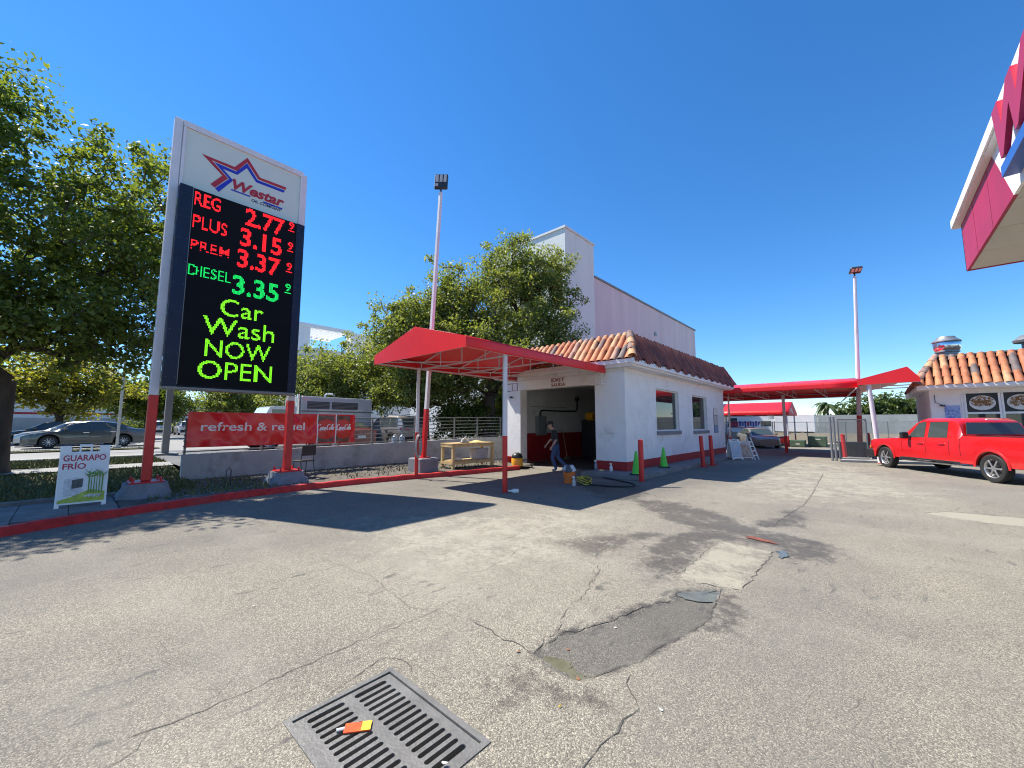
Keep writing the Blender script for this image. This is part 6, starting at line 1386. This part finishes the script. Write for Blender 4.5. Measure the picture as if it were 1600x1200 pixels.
for k, mt_ in enumerate((mat('hose_yellow', (.55,.45,.05), .5, var=.1), black_rubber, MT['hose_yellow'] if 'hose_yellow' in MT else black_rubber)):
    MB().tube([(.16*math.cos(a*1.0+k)*(1+.3*math.sin(2.3*a)), .16*math.sin(a+k)*(1+.3*math.cos(1.7*a)), .03+.09*(1+math.sin(a*.83+k))) for a in np.linspace(0, 18, 70)], .014, 6).build('strand', mt_, yh, 60)
# wet vac
wv = thing('wet_vacuum', 'yellow shop vacuum with black lid and hose by the bay jamb', 'vacuum', (-10.15,11.55,0), R(30)); MB().lathe([(.17,.06),(.21,.10),(.22,.36),(.20,.40)], 22).build('drum', yellow_pl, wv, 40); MB().lathe([(.21,.40),(.215,.44),(.17,.54),(.08,.60),(0,.60)], 22).build('lid', black_plastic, wv, 40)
MB().tube([(.2,0,.3),(.35,.05,.34),(.5,.12,.22),(.55,.2,.05),(.4,.35,.03),(.1,.42,.03)], .025, 8).build('hose', black_rubber, wv, 60)
for a in range(4): MB().lathe([(.03,0),(.03,.05),(.02,.06)], 8, M=Matrix.Translation((.17*math.cos(a*1.57+.4),.17*math.sin(a*1.57+.4),0))).build('caster', black_plastic, wv)
rb = thing('red_bucket', 'red plastic bucket against the left car wash pier', 'bucket', (-11.25,12.2,0)); MB().lathe([(.13,0),(.17,.36),(.165,.36),(.125,.02),(0,.02)], 20).build('pail', red_paint, rb, 40)
# far sandwich boards
ab2 = thing('sandwich_board', 'blue and white food sandwich board at the far end of the car wash', 'sign board', (-5.0,21.5,0), R(-35)); aframe(ab2, .56, 1.0, .22, None, white_pl)
sheet2 = MB().prism([(-.26,.12),(.26,.12),(.26,.86),(-.26,.86)], .004, M=Matrix.Translation((.22,0,0)) @ Matrix.Rotation(-math.atan2(.20,1.0),4,'Y') @ frame((.002,0,0),(0,1,0),(0,0,1))).build('printed_sheet', mat('print_sky', (.25,.45,.58), .45, var=.5, scale=7, c2=(.62,.60,.55)), ab2)
ab3 = thing('sandwich_board', 'photo covered sandwich board folded beside the blue one', 'sign board', (-4.70,22.2,0), R(-45)); aframe(ab3, .54, .9, .22, None, white_pl); MB().prism([(-.26,.10),(.26,.10),(.25,.77),(-.25,.77)], .004, M=Matrix.Translation((.22,0,0)) @ Matrix.Rotation(-math.atan2(.20,.9),4,'Y') @ frame((.002,0,0),(0,1,0),(0,0,1))).build('printed_sheet', mat('print_food', (.45,.20,.10), .45, var=.6, scale=9, c2=(.65,.6,.5)), ab3)
ldr = thing('step_ladder', 'small pale step ladder leaning beside the far sandwich boards', 'ladder', (-4.38,22.0,0), R(-15))
for y in (-.18,.18): MB().bar((.25,y,0),(-.1,y,1.05),.03,.05).build('rail', white_pl, ldr)
for k in range(4): MB().bar((.25-.35*(k+1)*.2,-.17,1.05*(k+1)*.2),(.25-.35*(k+1)*.2,.17,1.05*(k+1)*.2),.03,.05).build('rung', white_pl, ldr)
# litter
lt = thing('snack_wrapper', 'orange and yellow snack sleeve lying on the drain grate', 'wrapper', (-2.205,1.185,.0), R(52)); B('sleeve', (-.07,-.035,0), (.07,.035,.006), mat('wrapper', (.80,.10,.02), .4, var=.25, scale=14), lt)
B('yellow_end', (.02,-.034,.0062), (.069,.034,.0075), mat('wrapper_yellow', (.85,.62,.05), .35), lt); MB().tube([(-.07,0,.004),(-.11,-.01,.006)], .008, 6).build('stick', white_pl, lt)
rr = random.Random(21); lit = [mat('leaf_dry', (.28,.12,.05), .8, var=.3), mat('paper_bit', (.75,.73,.68), .8, var=.05), mat('leaf_yellow_dry', (.60,.42,.05), .8, var=.2)]
nm_ = [('dry_leaf','dry orange leaf on the pavement'),('paper_scrap','white paper scrap on the pavement'),('dry_leaf','dry yellow leaf on the pavement')]
spots = [(-2.03,2.32,0,'near the puddle edge'),(-1.69,3.15,1,'inside the sunken patch'),(-1.47,2.05,2,'below the puddle'),(-1.02,2.42,1,'right of the sunken patch'),(-1.80,2.62,0,'within the sunken patch'),(-4.3,1.25,1,'left of the drain'),(-1.66,1.35,1,'at the drain frame corner'),(-1.62,1.08,2,'at the drain right edge'),(-3.35,8.1,1,'on the wet stain'),(-5.9,7.6,1,'in the awning shade'),(-5.2,8.6,1,'at the awning shade edge'),(-1.55,2.37,0,'at the puddle rim')]
for x, y, k, w in spots:
    a = rr.uniform(0,6.28); s_ = rr.uniform(.008,.015); z = float(lot_z(np.array([x]), np.array([y]))[0])+.004
    if w == 'at the drain frame corner': z = .008
    m_ = MB(); pts = [(1.6,0),(.5,.7),(-1,.5),(-1.4,-.1),(-.4,-.8),(.8,-.5)]; m_.add([(s_*(p*math.cos(a)-q_*math.sin(a)), s_*(p*math.sin(a)+q_*math.cos(a)), .002+rr.uniform(0,.006)) for p, q_ in pts]+[(0,0,.009)], [(i,(i+1)%6,6) for i in range(6)])
    o = m_.build(nm_[k][0], lit[k]); o.location = (x,y,z); tag(o, nm_[k][1]+', '+w, 'leaf' if k != 1 else 'paper', 'litter on the pavement')

# ------------------------------------------------------------------ the man
def person():
    t = thing('person', 'man in dark shirt, blue jeans and black cap walking out of the bay', 'person', (-8.45,11.75,0), math.atan2(-.62,-.78))
    J = {}; E_ = []
    def j(n, p, r, par=None): J[n] = (len(J), p, r); 
    def e(a, b): E_.append((J[a][0], J[b][0]))
    # local +x = forward, +y = left, z up
    j('pelvis',(0,0,.94),(.155,.125)); j('waist',(.03,0,1.08),(.145,.11)); j('chest',(.07,0,1.28),(.175,.125)); j('neck0',(.10,0,1.45),(.075,.075)); j('neck',(.145,0,1.51),(.055,.058)); j('head0',(.19,0,1.57),(.075,.085)); j('head1',(.215,0,1.66),(.078,.098)); j('head2',(.205,0,1.73),(.05,.06))
    for s_, nm, hip, kn, an, toe in ((1,'L',(.01,.10,.90),(.16,.11,.50),(.02,.11,.09),(.17,.12,.035)), (-1,'R',(-.01,-.10,.90),(-.05,-.10,.49),(-.36,-.10,.16),(-.26,-.10,.035))):
        j('hip'+nm,hip,(.098,.095)); j('knee'+nm,kn,(.066,.064)); j('calf'+nm,tuple((a*.6+b*.4) for a,b in zip(kn,an)),(.062,.058)); j('ank'+nm,an,(.047,.045)); j('toe'+nm,toe,(.042,.035))
    for s_, nm, el, wr_, hd in ((1,'L',(.02,.27,1.12),(.16,.28,.90),(.20,.28,.82)), (-1,'R',(.16,-.27,1.14),(.33,-.25,.95),(.38,-.24,.87))):
        j('sh'+nm,(.07,s_*.18,1.41),(.075,.07)); j('el'+nm,el,(.046,.045)); j('wr'+nm,wr_,(.031,.028)); j('palm'+nm,hd,(.036,.022))
    for a, b in (('pelvis','waist'),('waist','chest'),('chest','neck0'),('neck0','neck'),('neck','head0'),('head0','head1'),('head1','head2')): e(a, b)
    for nm, s_ in (('L',1),('R',-1)):
        for a, b in (('pelvis','hip'+nm),('hip'+nm,'knee'+nm),('knee'+nm,'calf'+nm),('calf'+nm,'ank'+nm),('ank'+nm,'toe'+nm),('chest','sh'+nm),('sh'+nm,'el'+nm),('el'+nm,'wr'+nm),('wr'+nm,'palm'+nm)): e(a, b)
        p = np.array(J['palm'+nm][1]); w = np.array(J['wr'+nm][1]); d = (p-w)/np.linalg.norm(p-w); f_ = np.array([d[2]*-1, 0, d[0]])
        for k in range(4):
            o_ = p + f_*(.024-.016*k); l_ = (.055,.065,.06,.045)[k]
            a1 = 'f%s%d' % (nm, k); j(a1, tuple(o_+d*l_*.6), (.0085,.0085)); j(a1+'t', tuple(o_+d*l_*1.1+np.array([0,-s_*.02,0])), (.0075,.0075)); e('palm'+nm, a1); e(a1, a1+'t')
        a1 = 'th'+nm; j(a1, tuple(w*.5+p*.5+f_*.045), (.0095,.0095)); j(a1+'t', tuple(p+f_*.055+d*.02), (.008,.008)); e('palm'+nm, a1); e(a1, a1+'t')
    me = bpy.data.meshes.new('body'); items = sorted(J.values()); me.from_pydata([i[1] for i in items], E_, [])
    ob = bpy.data.objects.new('body', me); col.objects.link(ob); sk = ob.modifiers.new('skin','SKIN'); ob.modifiers.new('sub','SUBSURF').levels = 2
    for k, (i, p, r) in enumerate(items): kf = 1.0 if r[0] < .04 else 1.16; me.skin_vertices[0].data[i].radius = (r[0]*kf, r[1]*kf)
    me.skin_vertices[0].data[0].use_root = True
    dg = bpy.context.evaluated_depsgraph_get(); dg.update(); bm2 = bpy.data.meshes.new_from_object(ob.evaluated_get(dg)); bpy.data.objects.remove(ob)
    for m in (mat('shirt_dark', (.022,.022,.026), .9, var=.25, scale=9, bump=.3), mat('jeans', (.045,.075,.16), .9, var=.3, scale=9, bump=.3), mat('skin', (.42,.25,.18), .55, var=.08), mat('shoe', (.30,.29,.27), .7, var=.3), mat('hair_brown', (.05,.035,.025), .8)): bm2.materials.append(m)
    for pl in bm2.polygons:
        c = pl.center; arm = abs(c.y) > .215 and c.z < 1.28
        if c.z > 1.475: mi = 2
        elif arm: mi = 2 if c.z < 1.14 else 0
        elif c.z > .96: mi = 0
        elif c.z < .085 or (c.x < -.2 and c.z < .15): mi = 3
        else: mi = 1
        if c.z > 1.58 and c.x < .165: mi = 4
        pl.material_index = mi; pl.use_smooth = True
    body = link('body', bm2, t)
    M = Matrix.Translation((.205,0,1.695)) @ Matrix.Rotation(R(14),4,'Y')
    cp = MB().lathe([(.098,-.02),(.104,.02),(.095,.06),(.06,.09),(0,.10)], 18, M=M); cp.cbox((.06,-.08,-.012),(.20,.08,.004),.003, M=M); cp.build('cap', mat('cap_black', (.02,.02,.022), .9, var=.2), t, 50)
    MB().lathe([(.012,0),(.020,.02),(.012,.05),(.004,.06)], 8, M=Matrix.Translation((.295,0,1.615)) @ Matrix.Rotation(R(-8),4,'Y')).build('nose', MT['skin'], body, 60)
    for s_ in (-1,1):
        MB().lathe([(.004,0),(.011,.006),(.004,.012)], 8, M=Matrix.Translation((.281,s_*.034,1.672)) @ Matrix.Rotation(R(90),4,'Y')).build('eye', mat('eye_dark', (.03,.025,.02), .3, var=0), body)
        MB().lathe([(.005,0),(.026,.006),(.022,.014),(.004,.012)], 10, M=Matrix.Translation((.195,s_*.088,1.655)) @ Matrix.Rotation(R(-90*s_),4,'X')).build('ear', MT['skin'], body, 60)
    MB().cbox((.266,-.026,1.578),(.281,.026,1.588),.003).build('mouth', mat('lip', (.30,.12,.10), .5, var=0), body)
person()
